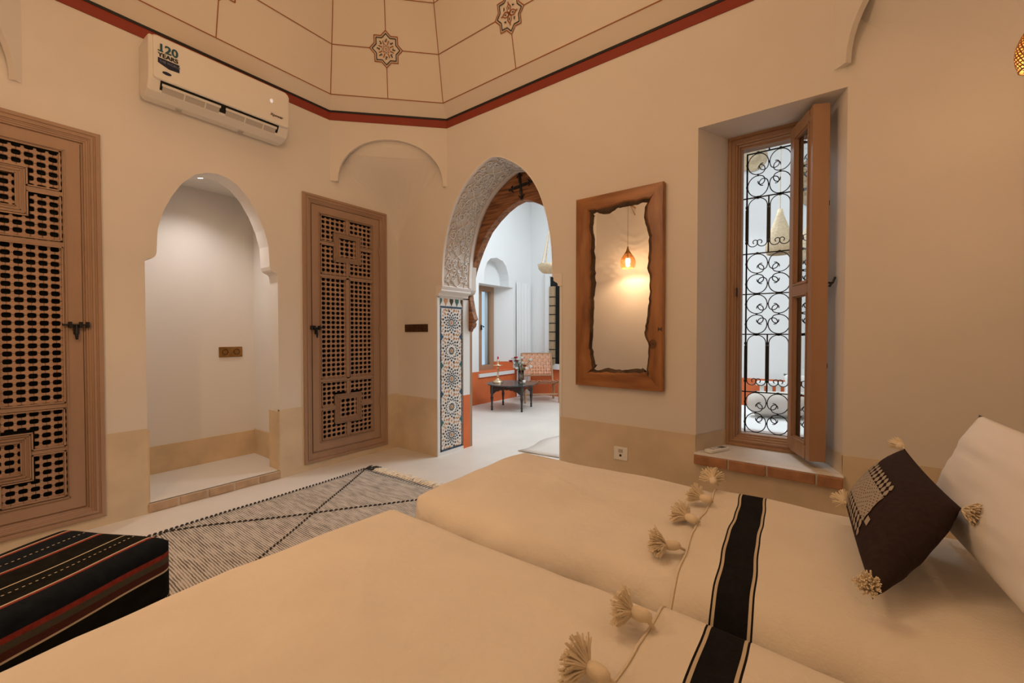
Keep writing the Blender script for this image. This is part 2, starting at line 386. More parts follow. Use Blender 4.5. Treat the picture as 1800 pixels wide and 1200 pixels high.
# carved arabesque relief on the soffit
arcl = [0]
for p, q_ in zip(inner, inner[1:]): arcl.append(arcl[-1] + math.hypot(q_[0] - p[0], q_[1] - p[1]))
Ltot = arcl[-1]
def soff(t, y, h):  # t arc length, y depth, h proud
    t = min(max(t, 0), Ltot - 1e-4); i = 0
    while arcl[i + 1] < t: i += 1
    k = (t - arcl[i]) / (arcl[i + 1] - arcl[i]); a, b = inner[i], inner[i + 1]
    dx, dz = b[0] - a[0], b[1] - a[1]; l = math.hypot(dx, dz)
    return Vector((a[0] + dx * k + dz / l * h, y, a[1] + dz * k - dx / l * h))
mb = MB()
def relief(pts, r=.0055):
    mb.tube([soff(t, y, .005) for t, y in pts], [q_ * 1.25 for q_ in r] if isinstance(r, list) else r * 1.15, 4)
unit = Ltot / 9; yc = YB + .19; hw = .165
for u in range(9):
    tc_ = (u + .5) * unit; h2 = unit / 2
    for sg in (-1, 1):
        for k, (cy, ct, rr) in enumerate([(.105, .30, .045), (.055, -.42, .038), (.125, -.55, .030), (.045, .60, .030), (.13, .85, .026)]):
            c0 = tc_ + ct * h2; y0 = yc + sg * cy; pts = []
            for i in range(22):
                a = i / 21 * 4.4 * PI * .75; r_ = rr * (1 - .78 * i / 21)
                pts.append((c0 + r_ * cos(a + k), y0 + sg * r_ * sin(a + k)))
            relief(pts)
            for j in range(3):
                a = j * 2.1 + k; relief([(c0 + rr * cos(a), y0 + rr * sin(a)), (c0 + rr * 1.25 * cos(a + .3), y0 + rr * 1.25 * sin(a + .3)), (c0 + rr * 1.5 * cos(a + .2), y0 + rr * 1.5 * sin(a + .2))], [.004, .0075, .002])
        pts = []
        for i in range(25):
            f_ = i / 24 * 2 - 1; pts.append((tc_ + f_ * h2, yc + sg * (.085 * cos(f_ * PI / 2) ** .7 if abs(f_) < 1 else 0)))
        relief(pts, .005)
        pts = [(tc_ + f_ * h2 / 12, yc + sg * (.15 - .05 * abs(cos(f_ / 12 * PI)))) for f_ in range(-12, 13)]
        relief(pts, .004)
    for a in range(8):
        an = a * PI / 4
        relief([(tc_ + .012 * cos(an), yc + .012 * sin(an)), (tc_ + .03 * cos(an + .2), yc + .03 * sin(an + .2)), (tc_ + .052 * cos(an), yc + .052 * sin(an))], [.003, .008, .002])
mb.build('arabesque_relief', 'stucco', wall_back, smooth=True, kind='stuff', recalc=False)
# jamb faces: white border frame + mosaic
def jamb(sgn):
    X = arc_c + sgn * .662
    fn = lambda a, b, d: (X - sgn * d, YB + a, b)      # a: depth 0..TH ; b: z ; d: proud of the jamb
    mb = MB()
    for a0, a1, b0, b1 in [(-.004, .026, 0, 1.505), (.345, .44, ZWA, 1.505), (.0, .44, 1.492, 1.51), (.026, .345, 0, .03)]:
        mb.prism([(a0, b0), (a1, b0), (a1, b1), (a0, b1)], fn, -.01, .010)
    mb.build('jamb_border', 'white', wall_back)
    mb = MB(); mb.prism([(.345, 0), (.44, 0), (.44, ZWA), (.345, ZWA)], fn, -.01, .010); mb.build('orange_jamb_base', 'orange', wall_back)
    mb = MB(); mb.prism([(.026, .03), (.345, .03), (.345, 1.492), (.026, 1.492)], fn, -.01, .003)
    panel = mb.build('mosaic_panel', 'tw', wall_back)
    T = MB()
    def poly(pts, ci, h=.0065):
        T.cur = ci; T.prism(pts, fn, .003, h)
    def seed(ca, cb, r, ang, l, w_, ci):
        pts = [(l, 0), (l * .45, w_), (-l * .45, w_), (-l, 0), (-l * .45, -w_), (l * .45, -w_)]
        cx, cb2 = ca + r * cos(ang), cb + r * sin(ang)
        poly([(cx + x * cos(ang) - y * sin(ang), cb2 + x * sin(ang) + y * cos(ang)) for x, y in pts], ci)
    a0, a1, b0, b1 = .036, .336, .035, 1.395; ac = (a0 + a1) / 2
    # blue border strips
    k = 24
    for i in range(k):
        z0 = b0 + (b1 - b0) * i / k; z1 = b0 + (b1 - b0) * (i + 1) / k - .002
        for aa in (a0, a1 - .013): poly([(aa, z0), (aa + .013, z0), (aa + .013, z1), (aa, z1)], 0 if i % 3 else 1)
    for i in range(6):
        p0 = a0 + (a1 - a0) * i / 6; p1 = a0 + (a1 - a0) * (i + 1) / 6 - .002
        for zc in (b1 + .002, b0 - .002): poly([(p0, zc), (p1, zc), (p1, zc + .018), (p0, zc + .018)], 0)
    H = (b1 - b0) / 5
    for r_ in range(5):
        cb = b0 + H * (r_ + .5); typ = r_ % 2
        pts = []
        for i in range(20):
            rr = .018 if i % 2 == 0 else .011; pts.append((ac + rr * cos(i * PI / 10), cb + rr * sin(i * PI / 10)))
        poly(pts, 2)
        N = 12
        for i in range(N):
            an = 2 * PI * (i + .5) / N
            if typ == 0:
                seed(ac, cb, .033, an, .0085, .0052, 1); seed(ac, cb, .053, an + PI / N, .010, .0062, 0)
                seed(ac, cb, .073, an, .011, .0068, 3 if i % 3 == 0 else 0); seed(ac, cb, .094, an + PI / N, .010, .0085, 1)
                seed(ac, cb, .113, an, .010, .009, 1 if i % 2 else 2)
            else:
                seed(ac, cb, .030, an, .009, .0050, 1)
                seed(ac, cb, .075, an, .009, .0068, 3); seed(ac, cb, .065, an + PI / N, .008, .004, 3)
                seed(ac, cb, .094, an + PI / N, .010, .0085, 1); seed(ac, cb, .113, an, .010, .009, 1 if i % 2 else 2)
        for i in range(24):
            an = 2 * PI * (i + .5) / 24
            for rad in (.130, .150):
                x, z = ac + rad * cos(an + rad * 3), cb + rad * sin(an + rad * 3)
                if a0 + .018 < x < a1 - .018 and abs(z - cb) < H / 2 - .006:
                    poly([(x + .0075, z), (x, z + .0075), (x - .0075, z), (x, z - .0075)], 2)
        for sg in (-1, 1):       # blue-green half stars on the sides between rosettes
            for zz in ((cb + H / 2,) if r_ < 4 else ()):
                ax_ = ac + sg * (a1 - a0 - .026) / 2
                pts = [(ax_, zz - .03), (ax_ - sg * .010, zz - .028), (ax_ - sg * .014, zz - .014), (ax_ - sg * .028, zz - .010), (ax_ - sg * .028, zz + .010), (ax_ - sg * .014, zz + .014), (ax_ - sg * .010, zz + .028), (ax_, zz + .03)]
                poly(pts, 4 if r_ % 2 == 0 else 0)
            for zz in (cb - H / 2 + .018, cb + H / 2 - .018):
                for q2 in range(3):
                    x = ac + sg * (.045 + q2 * .026); poly([(x + .008, zz), (x, zz + .008), (x - .008, zz), (x, zz - .008)], 2)
    # merlon frieze on top
    k = 4; W_ = (a1 - a0) / k; z0, z1 = 1.418, 1.486
    for i in range(k + 1):
        c_ = a0 + i * W_
        pts = [(c_ - W_ * .30, z1), (c_ - W_ * .33, z0 + .045), (c_ - W_ * .10, z0 + .018), (c_, z0), (c_ + W_ * .10, z0 + .018), (c_ + W_ * .33, z0 + .045), (c_ + W_ * .30, z1)]
        pts = [(min(max(x, a0), a1), z) for x, z in pts]
        poly(pts, [4, 2, 5, 4, 5][i])
    T.build('tile', ['tb', 'tk', 'to', 'tb', 'tg', 'bolv'], panel, kind='stuff')
jamb(-1); jamb(1)
# wooden arch behind the stucco (door frame)
door3 = empty('door_3', (arc_c, YB + .42, 0), kind='structure')
low = [(0, 2.375), (.09, 2.355), (.185, 2.31), (.29, 2.24), (.395, 2.15), (.45, 2.07), (.51, 1.97), (.56, 1.87), (.60, 1.78), (.63, 1.68), (.648, 1.56)]
for sgn in (-1, 1):
    mb = MB(); outer = [(d, z + .03) for d, z in arc_half] + [(.655, 1.56)]
    pts = [(arc_c + sgn * (d + .002), z) for d, z in low] + [(arc_c + sgn * (d + .002), z) for d, z in outer[::-1]]
    # quads between upper and lower curves
    up_ = [(0, 2.65), (.09, 2.64), (.185, 2.59), (.29, 2.515), (.395, 2.40), (.45, 2.31), (.51, 2.20), (.56, 2.05), (.60, 1.90), (.655, 1.75), (.664, 1.56)]
    F0 = [(arc_c + sgn * (d + .002), z) for d, z in low]; U0 = [(arc_c + sgn * (d + .002), z) for d, z in up_]
    P = [[(s, YB + .42, z) for s, z in F0], [(s, YB + .42, z) for s, z in U0], [(s, YB + .50, z) for s, z in U0], [(s, YB + .50, z) for s, z in F0]]
    mb.grid(P, closeu=True); mb.build('arch_board', 'oldwood', door3)
    # carved bracket and post
    mb = MB(); b = [(.665, 1.57), (.645, 1.57), (.636, 1.50), (.618, 1.42), (.600, 1.35), (.575, 1.295), (.592, 1.288), (.606, 1.272), (.598, 1.25), (.606, 1.225), (.628, 1.205), (.640, 1.20), (.650, 1.175), (.665, 1.17)]
    mb.prism([(arc_c + sgn * d, z) for d, z in b], lambda a, z, d: (a, YB + d, z), .425, .485); mb.build('bracket', 'oldwood', door3)
    mb = MB(); mb.box(*sorted((arc_c + sgn * .652, arc_c + sgn * .664)), YB + .44, YB + .475, 0, 1.18); mb.build('door_post', 'winwood', door3)
mb = MB()
for i in range(4):
    an = i * PI / 2 + .12; d = Vector((cos(an), 0, sin(an))); n_ = Vector((-sin(an), 0, cos(an))); c_ = Vector((arc_c - .0, YB + .412, 2.50))
    mb.tube([c_, c_ + d * .05, c_ + d * .10, c_ + d * .13], [.010, .014, .007, .012], 6)
    for sg in (-1, 1): mb.tube([c_ + d * .09, c_ + d * .10 + n_ * sg * .018, c_ + d * .085 + n_ * sg * .03], .006, 5)
mb.build('iron_cross', 'iron', door3)

# wainscot back
mb = MB()
for a, b in [(XL, AX0), (AX1, WX0), (WX1, XR)]: mb.box(a, b, YB - .005, YB + .02, 0, ZWA)
mb.box(WX0, WX1, YB - .005, YB + .02, 0, WZ0 - .05)
# splayed reveal wainscot
mb.add([(WX0, YB - .005, WZ0), (IX0 + .003, IY, WZ0), (IX0 + .003, IY, ZWA - .005), (WX0 + .004, YB - .005, ZWA)], [(0, 1, 2, 3)])
mb.add([(WX1, YB - .005, WZ0), (IX1 - .003, IY, WZ0), (IX1 - .003, IY, ZWA - .005), (WX1 - .004, YB - .005, ZWA)], [(0, 1, 2, 3)])
mb.build('baseboard_back', 'wainscot', kind='structure')

# ---- other two walls
mb = MB(); mb.add([(XR, YF, 0), (XR, YB, 0), (XR, YB, 3.1), (XR, YF, 3.1)], [(0, 1, 2, 3)]); mb.build('wall_right', 'wall', kind='structure')
mb = MB(); mb.add([(XL, YF, 0), (XR, YF, 0), (XR, YF, 3.1), (XL, YF, 3.1)], [(0, 1, 2, 3)]); mb.build('wall_front', 'wall', kind='structure')
mb = MB(); mb.box(XL, XR, YF - .02, YF + .005, 0, ZWA); mb.build('baseboard_front', 'wainscot', kind='structure')
mb = MB(); mb.box(XR - .005, XR + .02, YF, YB, 0, ZWA); mb.build('baseboard_right', 'wainscot', kind='structure')

# ---- octagon: squinches, band, dome
oct0 = [(XL, YF + CH), (XL, YB - CH), (XL + CH, YB), (XR - CH, YB), (XR, YB - CH), (XR, YF + CH), (XR - CH, YF), (XL + CH, YF)]
nrm = []
for i in range(8):
    a, b = Vector(oct0[i]), Vector(oct0[(i + 1) % 8]); d = (b - a).normalized(); nn = Vector((d.y, -d.x)); nrm.append(nn)
def octv(i, d):
    i %= 8; n1, n2 = nrm[i - 1], nrm[i]; v = Vector(oct0[i]) + (n1 + n2) * (d / (1 + n1.dot(n2))); return v
corners = {1: (XL, YB), 3: (XR, YB), 5: (XR, YF), 7: (XL, YF)}
mb = MB()
ctab = [(0, 0), (.0, .0)]
for i in (1, 3, 5, 7):
    a, b = Vector(oct0[i]), Vector(oct0[(i + 1) % 8]); Lc = (b - a).length; d = (b - a) / Lc
    pts = [(0, 2.488), (.066, 2.488)]
    for k in range(1, 25):
        th = PI * k / 24; x = .519 - .453 * cos(th); z = 2.488 + .388 * sin(th) ** .9; pts.append((x, z))
    pts += [(Lc, 2.488)]
    for (s0, z0), (s1, z1) in zip(pts, pts[1:]):
        p, q2 = a + d * s0, a + d * s1
        mb.add([(p.x, p.y, z0), (q2.x, q2.y, z1), (q2.x, q2.y, 3.1), (p.x, p.y, 3.1)], [(0, 1, 2, 3)])
        nb_ = nrm[i] * -.03
        mb.add([(p.x, p.y, z0), (q2.x, q2.y, z1), (q2.x + nb_.x, q2.y + nb_.y, z1), (p.x + nb_.x, p.y + nb_.y, z0)], [(0, 1, 2, 3)])
    # rounded corner of the recess behind the squinch
    cx, cy = corners[i]; C_ = Vector((cx, cy)); r_ = .16; da = (a - C_).normalized(); db2 = (b - C_).normalized(); O_ = C_ + (da + db2) * r_
    cvr = []
    for zi in range(13):
        zz_ = 2.0 + zi * .075; k_ = min(1, (zz_ - 2.0) / .87); k_ = k_ * k_ * (3 - 2 * k_); r_ = max(.001, k_ * (CH - .035)); O_ = C_ + (da + db2) * r_
        row = []
        for t in range(13):
            an_ = t / 12 * PI / 2; pa = O_ - (da * sin(an_) + db2 * cos(an_)) * r_; f_ = 1 - t / 12; pc = C_ + da * r_ * (1 - f_) * 1 + db2 * r_ * f_
            pc = C_ + db2 * r_ * (t / 12) + da * r_ * (1 - t / 12) if False else C_ + da * (r_ * (t and (1 - cos(an_)) or 0)) + db2 * (r_ * (1 - sin(an_)))
            ch_ = C_ + da * r_ * (t / 12) + db2 * r_ * (1 - t / 12)
            p_ = pc.lerp(ch_, k_ * k_ * .96); row.append((p_.x, p_.y, zz_))
        cvr.append(row)
    mb.grid(cvr)
    mb.add([(a.x, a.y, 3.09), (b.x, b.y, 3.09), (cx, cy, 3.09)], [(0, 1, 2)])
mb.build('wall_squinches', 'wall', kind='structure', recalc=False)
def octring(mb, prof):
    P = [[(octv(i, d).x, octv(i, d).y, z) for i in range(8)] for d, z in prof]; mb.grid(P, closev=True)
mb = MB(); octring(mb, [(-.02, 3.008), (.006, 3.010), (.006, 3.075), (-.02, 3.077)]); mb.build('trim_1', 'red', kind='structure')
mb = MB(); octring(mb, [(-.02, 3.075), (.010, 3.075), (.012, 3.090), (-.02, 3.092)]); mb.build('trim_2', 'black', kind='structure')
def dome_d(z): return .004 + (z - 3.085) * .70 if z < 3.19 else .0775 + (z - 3.19) * .235
mb = MB(); octring(mb, [(dome_d(z), z) for z in (3.085, 3.12, 3.155, 3.19, 3.4, 3.7, 4.0, 4.3, 4.6)])
mb.f.append([len(mb.v) - 8 + i for i in range(8)]); mb.mi.append(0)
ceiling = mb.build('ceiling', 'dome', kind='structure', recalc=False)
# painted lines
lines = MB(); dl = MB()
def face_pt(i, s, z, off=.003):
    a, b = octv(i, dome_d(z)), octv(i + 1, dome_d(z)); c0 = (Vector(oct0[i]) + Vector(oct0[(i + 1) % 8])) / 2
    d = (b - a).normalized(); mid = (a + b) / 2; p = mid + d * s + nrm[i] * off; return Vector((p.x, p.y, z))
def ribbon(mb, i, pts, w_=.0065, off=.003, closed=False):
    N = len(pts)
    if closed: pts = pts + [pts[0], pts[1]]
    Lf, Rt = [], []
    for k in range(len(pts)):
        p = pts[k]; a = pts[max(0, k - 1)]; b = pts[min(len(pts) - 1, k + 1)]
        if closed and k == 0: a = pts[N - 1]
        dx, dz = b[0] - a[0], b[1] - a[1]; l = math.hypot(dx, dz) or 1; nx, nz = -dz / l * w_ / 2, dx / l * w_ / 2
        Lf.append(face_pt(i, p[0] + nx, p[1] + nz, off)); Rt.append(face_pt(i, p[0] - nx, p[1] - nz, off))
    if closed: Lf, Rt = Lf[:N + 1], Rt[:N + 1]
    mb.grid([Lf, Rt])
RS = .135
def star(i, s0, z0):
    def ring(R, w_, mbb, off=.004):
        pts = []
        for k in range(16):
            r_ = R if k % 2 == 0 else R * .765; an = k * PI / 8; pts.append((s0 + r_ * sin(an), z0 + r_ * cos(an)))
        # densify corners
        out = []
        for p, q2 in zip(pts, pts[1:] + pts[:1]):
            for f_ in (0, .03, .97): out.append((p[0] + (q2[0] - p[0]) * f_, p[1] + (q2[1] - p[1]) * f_))
        ribbon(mbb, i, out, w_, off, closed=True)
    ring(RS, .008, lines); ring(RS * .84, .008, dl)
    for k in range(8):
        an = k * PI / 4; c_, s_ = cos(an), sin(an)
        R2 = lambda x, y: (s0 + x * c_ + y * s_, z0 - x * s_ + y * c_)
        if (i % 2) == 1:
            ribbon(lines, i, [R2(.012, .030), R2(.018, .050), R2(.024, .062)], .008, .004)
            ribbon(lines, i, [R2(-.006, .018), R2(0, .034), R2(.006, .018)], .005, .004)
            ribbon(dl, i, [R2(-.010, .060), R2(0, .052), R2(.004, .076)], .009, .0045)
        elif k % 2 == 0:
            ribbon(lines, i, [R2(0, .0), R2(.016, .018), R2(.020, .038), R2(.004, .062), R2(0, .075)], .009, .004)
            ribbon(lines, i, [R2(0, .0), R2(-.014, .020), R2(-.014, .040), R2(.002, .060)], .007, .004)
            ribbon(dl, i, [R2(.002, .025), R2(.004, .042)], .008, .0045)
        else:
            ribbon(dl, i, [R2(-.008, .060), R2(0, .055), R2(.008, .066)], .009, .0045)
    ribbon(lines, i, [(s0 + .009 * cos(a * PI / 4), z0 + .009 * sin(a * PI / 4)) for a in range(8)], .004, .004, closed=True)
ZS = 3.555
for i in range(8):
    a, b = octv(i, dome_d(3.19)), octv(i + 1, dome_d(3.19)); hl = (b - a).length / 2
    cs = [-.555, .555] if i in (2, 6) else [0]
    for z in (3.19, ZS, 3.92, 4.29):
        h = (octv(i, dome_d(z)) - octv(i + 1, dome_d(z))).length / 2
        cuts = [-h] + ([v for c_ in cs for v in (c_ - RS, c_ + RS)] if z == ZS else []) + [h]
        for p, q2 in zip(cuts[::2], cuts[1::2]): ribbon(lines, i, [(p, z), (q2, z)])
    for c_ in cs:
        ribbon(lines, i, [(c_, 3.19), (c_, ZS - RS)]); ribbon(lines, i, [(c_, ZS + RS), (c_, 4.29)]); star(i, c_, ZS)
    pr = [octv(i, dome_d(z)) for z in (3.19, 4.29)]
    lines.tube([(pr[0].x, pr[0].y, 3.19), (pr[1].x, pr[1].y, 4.29)], .0045, 4)
lines.build('painted_line', 'line', ceiling, recalc=False); dl.build('painted_star_outline', 'lineblack', ceiling, recalc=False)
# unseen shell added to keep daylight out of the sides
mb = MB(); mb.box(-4.95, 1.2, -1.1, YB + .1, 4.7, 4.75)
mb.box(-4.95, -4.9, -1.1, YB + .1, -.1, 4.7); mb.box(1.15, 1.2, -1.1, YB + .1, -.1, 4.7); mb.box(-4.95, 1.2, -1.1, -1.05, -.1, 4.7); mb.box(-4.95, 1.2, YB + .05, YB + .1, 3.12, 4.7)
mb.build('light_block_shell', 'wall', kind='structure')

# ------------------------------------------------------------------ doors
def frame_rings(mb, fn, rect, prof):
    a0, a1, b0, b1 = rect; P = []
    for k, h in prof: P.append([fn(a0 + k, b0 + k, h), fn(a1 - k, b0 + k, h), fn(a1 - k, b1 - k, h), fn(a0 + k, b1 - k, h)])
    mb.grid(P, closev=True)
# one lattice block: square with concave corners
PS, PZ = .0445, .0415
def block_pts():
    hx, hz = PS / 2 - .0007, PZ / 2 - .0007; rx, rz = .0165, .0135; pts = []
    for qx, qz, a0 in [(1, 1, PI), (-1, 1, 1.5 * PI), (-1, -1, 0), (1, -1, PI / 2)]:
        seg = []
        for k in range(4):
            t = k / 3 * PI / 2
            # concave quarter circle centred on the corner
            if qx * qz > 0: x, z = qx * hx - qx * rx * sin(t) ** .62, qz * hz - qz * rz * max(0, cos(t)) ** .62
            else: x, z = qx * hx - qx * rx * max(0, cos(t)) ** .62, qz * hz - qz * rz * sin(t) ** .62
            seg.append((x, z))
        pts += seg
    return pts
bpts = block_pts()
blk_me = None
def make_block_mesh():
    mb = MB(); n = len(bpts)
    V = [(-.004, x, z) for x, z in bpts] + [(.0065, x, z) for x, z in bpts] + [(.009, x * .8, z * .8) for x, z in bpts]
    mb.add(V, [list(range(2 * n, 3 * n))] + [(i, (i + 1) % n, n + (i + 1) % n, n + i) for i in range(n)] + [(n + i, n + (i + 1) % n, 2 * n + (i + 1) % n, 2 * n + i) for i in range(n)])
    me = bpy.data.meshes.new('lattice_block'); me.from_pydata(mb.v, [], mb.f); me.materials.append(M['lattice'])
    bm = bmesh.new(); bm.from_mesh(me); bmesh.ops.recalc_face_normals(bm, faces=bm.faces); bm.to_mesh(me); bm.free()
    return me, mb
blk_me, blk_mb = make_block_mesh()
def make_door(name, c, latch_side, single_side):
    s0, s1 = c - .413, c + .413
    root = empty(name, (XL, c, DZ0), kind='structure')
    fn = lambda a, b, d: (XL + d, a, b)
    mb = MB(); frame_rings(mb, fn, (s0, s1, DZ0, DZ1), [(0, -.08), (0, .014), (.004, .018), (.020, .018), (.022, .012), (.030, .012), (.032, .017), (.042, .017), (.044, .010), (.050, .010), (.052, .006), (.060, .006), (.063, .001), (.070, .001), (.072, -.012), (.080, -.014), (.080, -.08)])
    mb.build('door_casing', 'doorwood', root)
    mb = MB(); mb.box(XL - .12, XL - .045, s0, s1, DZ0, DZ1); mb.build('dark_backing', 'dark', root)
    # leaf: stiles and rails
    a0, a1, b0, b1 = s0 + .083, s1 - .083, DZ0 + .083, DZ1 - .077
    li0, li1, lz0, lz1 = c - .258, c + .258, .222, 2.180
    d0, d1 = XL - .04, XL - .006
    mb = MB()
    mb.box(d0, d1, a0, li0, b0, b1); mb.box(d0, d1, li1, a1, b0, b1); mb.box(d0, d1, li0, li1, b0, lz0); mb.box(d0, d1, li0, li1, lz1, b1)
    mz = [.745, 1.655]
    for z in mz: mb.box(d0, d1, li0, li1, z - .012, z + .012)
    mb.box(d0, d1, c - .014, c + .014, mz[0], mz[1])
    zones = [((lz0 + mz[0] - .012) / 2 + .003, lz0, mz[0] - .012), ((lz1 + mz[1] + .012) / 2 - .003, mz[1] + .012, lz1)]
    HS = .125
    for zc, za, zb in zones:
        mb.box(d0, d1, c - .012, c + .012, za, zc - HS + .0005); mb.box(d0, d1, c - .012, c + .012, zc + HS - .0005, zb)
        mb.box(d0, d1, li0, c - HS + .0005, zc + .008, zc + .030); mb.box(d0, d1, c + HS - .0005, li1, zc + .008, zc + .030)
        frame_rings(mb, lambda a, b, d: (XL + d, a, b), (c - HS, c + HS, zc - HS, zc + HS), [(0, -.04), (0, -.006), (.040, -.006), (.040, -.04)])
    leaf = mb.build('door_leaf', 'doorwood', root)
    # raised mouldings
    mo = MB()
    def ribr(a, b, c_, d_): mo.box(XL - .008, XL + .0015, a, b, c_, d_)
    def rrect(a, b, z0, z1, w_=.006):
        ribr(a, b, z0, z0 + w_); ribr(a, b, z1 - w_, z1); ribr(a, a + w_, z0, z1); ribr(b - w_, b, z0, z1)
    for sg in (-1, 1):
        ea, eb = sorted((c + sg * .016, c + sg * .256))
        rrect(ea, eb, mz[0] + .014, mz[1] - .014)
        for zc, za, zb in zones:
            for t in (0, 1):
                y0, y1 = (za + .004, zc + .006) if t == 0 else (zc + .032, zb - .004)
                o_, i_, sq = c + sg * .252, c + sg * .012, c + sg * HS
                # L outline
                ss = lambda p, q2, z0, z1: ribr(min(p, q2), max(p, q2), z0, z1)
                zo, zi = (y0, y1) if t == 0 else (y1, y0); dz = .006 if t == 0 else -.006
                ss(o_, i_, *sorted((zo, zo + dz))); ss(o_ - sg * .006, o_, *sorted((zo, zi))); ss(o_, sq, *sorted((zi - dz, zi)))
                ss(i_, i_ + sg * .006, *sorted((zo, zc - HS - .002 if t == 0 else zc + HS + .002)))
                zq = zc - HS - .004 if t == 0 else zc + HS + .004
                ss(i_, c + sg * (HS + .006), *sorted((zq - .003, zq + .003))); ss(sq, sq + sg * .006, *sorted((zq, zi)))
    for zc, za, zb in zones:
        for k in (.004, .020, .036): rrect(c - HS + k, c + HS - k, zc - HS + k, zc + HS - k, .004)
    rrect(li0 - .010, li1 + .010, lz0 - .010, lz1 + .010, .005)
    mo.build('moulding', 'doorwood', leaf)
    # lattice blocks
    rest = MB(); nsingle = 0
    zlo = lz0
    def allowed(s, z):
        for zc, za, zb in zones:
            if za - .001 < z < zb + .001:
                ds, dz = abs(s - c), abs(z - zc)
                if ds < HS - .035 and dz < HS - .035: return True
                if ds < HS + .004 and dz < HS + .004: return False
                if ds < .008 or (abs(z - zc - .019) < .008): return False
                return True
        return mz[0] + .008 < z < mz[1] - .008 and abs(s - c) > .008
    nr = int((lz1 - lz0) / PZ) + 1
    for sg in (-1, 1):
        for k in range(6):
            s = c + sg * (.0255 + k * PS)
            for j in range(nr + 1):
                z = lz0 + .012 + j * PZ
                if z > lz1 + .005 or not allowed(s, z): continue
                if single_side == sg:
                    o = bpy.data.objects.new('lattice_block', blk_me); COL.objects.link(o); o.parent = leaf
                    o.location = (XL - .020, s, z); o.matrix_parent_inverse = world_of(leaf).inverted(); nsingle += 1
                else:
                    rest.add([(v[0] + XL - .020, v[1] + s, v[2] + z) for v in blk_mb.v], blk_mb.f)
    rest.build('lattice_blocks_far', 'lattice', leaf, kind='stuff').name = 'lattice_work'
    # bolt latch
    z = 1.203; sE = c + latch_side * .29
    mb = MB(); mb.tube([(XL + .014, sE - latch_side * .045, z), (XL + .014, sE + latch_side * .062, z)], .0055, 8)
    for p in (-.012, .03, .058):
        q2 = sE + latch_side * p; mb.box(XL - .006, XL + .024, q2 - .007, q2 + .007, z - .017, z + .017)
    mb.box(XL - .004, XL + .010, sE - .012 + latch_side * .012, sE + .012 + latch_side * .012, z - .055, z)
    mb.tube([(XL + .014, sE + latch_side * .012, z - .0), (XL + .020, sE + latch_side * .012, z - .05), (XL + .018, sE + latch_side * .012, z - .085)], [.006, .009, .006], 8)
    mb.build('latch', 'iron', leaf, bevel=.002)
    for hz in (.5, 1.19, 1.95):
        mb = MB(); y = c - latch_side * .332; mb.tube([(XL + .004, y, hz - .04), (XL + .004, y, hz + .04)], .006, 8); mb.build('hinge', 'doorwood', leaf)
    return root
make_door('door_1', .118, 1, 1)
make_door('door_2', 2.139, -1, 0)

# ------------------------------------------------------------------ window
win = empty('window_1', ((IX0 + IX1) / 2, IY, WZ0), kind='structure')
fnw = lambda a, b, d: (a, IY - d, b)
mb = MB(); frame_rings(mb, fnw, (IX0, IX1, WZ0 + .002, IZ1), [(0, -.04), (0, .012), (.016, .012), (.018, .004), (.026, .004), (.028, .010), (.036, .010), (.040, 0), (.050, -.002), (.052, -.014), (.062, -.016), (.064, -.03), (.074, -.032), (.074, -.10), (.0, -.10)])
mb.build('window_frame', 'winwood', win)
mb = MB(); mb.box(IX0 + .05, IX0 + .056, IY - .012, IY + .01, 1.39, 1.445); mb.build('strike_plate', 'iron', win)
# sill
mb = MB(); mb.add([(WX0 - .005, YB - .035, WZ0 - .006), (WX1 + .005, YB - .035, WZ0 - .006), (WX1 + .005, YB, WZ0), (WX0 - .005, YB, WZ0), (IX0 - .01, IY + .01, WZ0), (IX1 + .01, IY + .01, WZ0)], [(0, 1, 2, 3), (3, 2, 5, 4)])
mb.box(WX0 - .003, WX1 + .003, YB - .032, YB + .01, WZ0 - .062, WZ0 - .006)
sill = mb.build('window_sill', 'floor', win, recalc=False)
jx = [WX0 - .006, -.415, -.225, -.005, WX1 + .006]
for a, b in zip(jx, jx[1:]):
    mb = MB(); e = random.uniform(-.003, .003); mb.box(a + .004, b - .004, YB - .042 + e, YB - .018, WZ0 - .064 + e, WZ0 - .008); mb.build('brick', 'brick', sill, bevel=.006)
# open sash: hinge at H0, swings into the room
H0 = Vector((-.150, 2.985)); H1 = Vector((-.037, 2.71)); sd = (H1 - H0); SW = sd.length; sd.normalize(); sn = Vector((-sd.y, sd.x))
if sn.x < 0: sn = -sn
def fs(a, b, d): p = H0 + sd * a + sn * d; return (p.x, p.y, b)
S0, S1 = .470, 2.358
mb = MB()
def sbox(a0, a1, b0, b1, d0, d1): mb.prism([(a0, b0), (a1, b0), (a1, b1), (a0, b1)], fs, d0, d1)
ST = .052
sbox(0, ST, S0, S1, 0, .050); sbox(SW - ST, SW, S0, S1, 0, .078); sbox(ST, SW - ST, S0, S0 + .075, 0, .05); sbox(ST, SW - ST, S1 - .065, S1, 0, .05); sbox(ST, SW - ST, 1.375, 1.43, 0, .05)
sash = mb.build('window_sash', 'winwood', win, bevel=.003)
mb = MB()
for z0, z1 in ((S0 + .075, 1.375), (1.43, S1 - .065)):
    for k, h in ((0, -.003), (.008, .006)):
        a0, a1 = ST + k, SW - ST - k; b0, b1 = z0 + k, z1 - k; w_ = .008
        for r_ in ((a0, a1, b0, b0 + w_), (a0, a1, b1 - w_, b1), (a0, a0 + w_, b0, b1), (a1 - w_, a1, b0, b1)): sbox(r_[0], r_[1], r_[2], r_[3], h, .02)
mb.build('glazing_bead', 'winwood', sash)
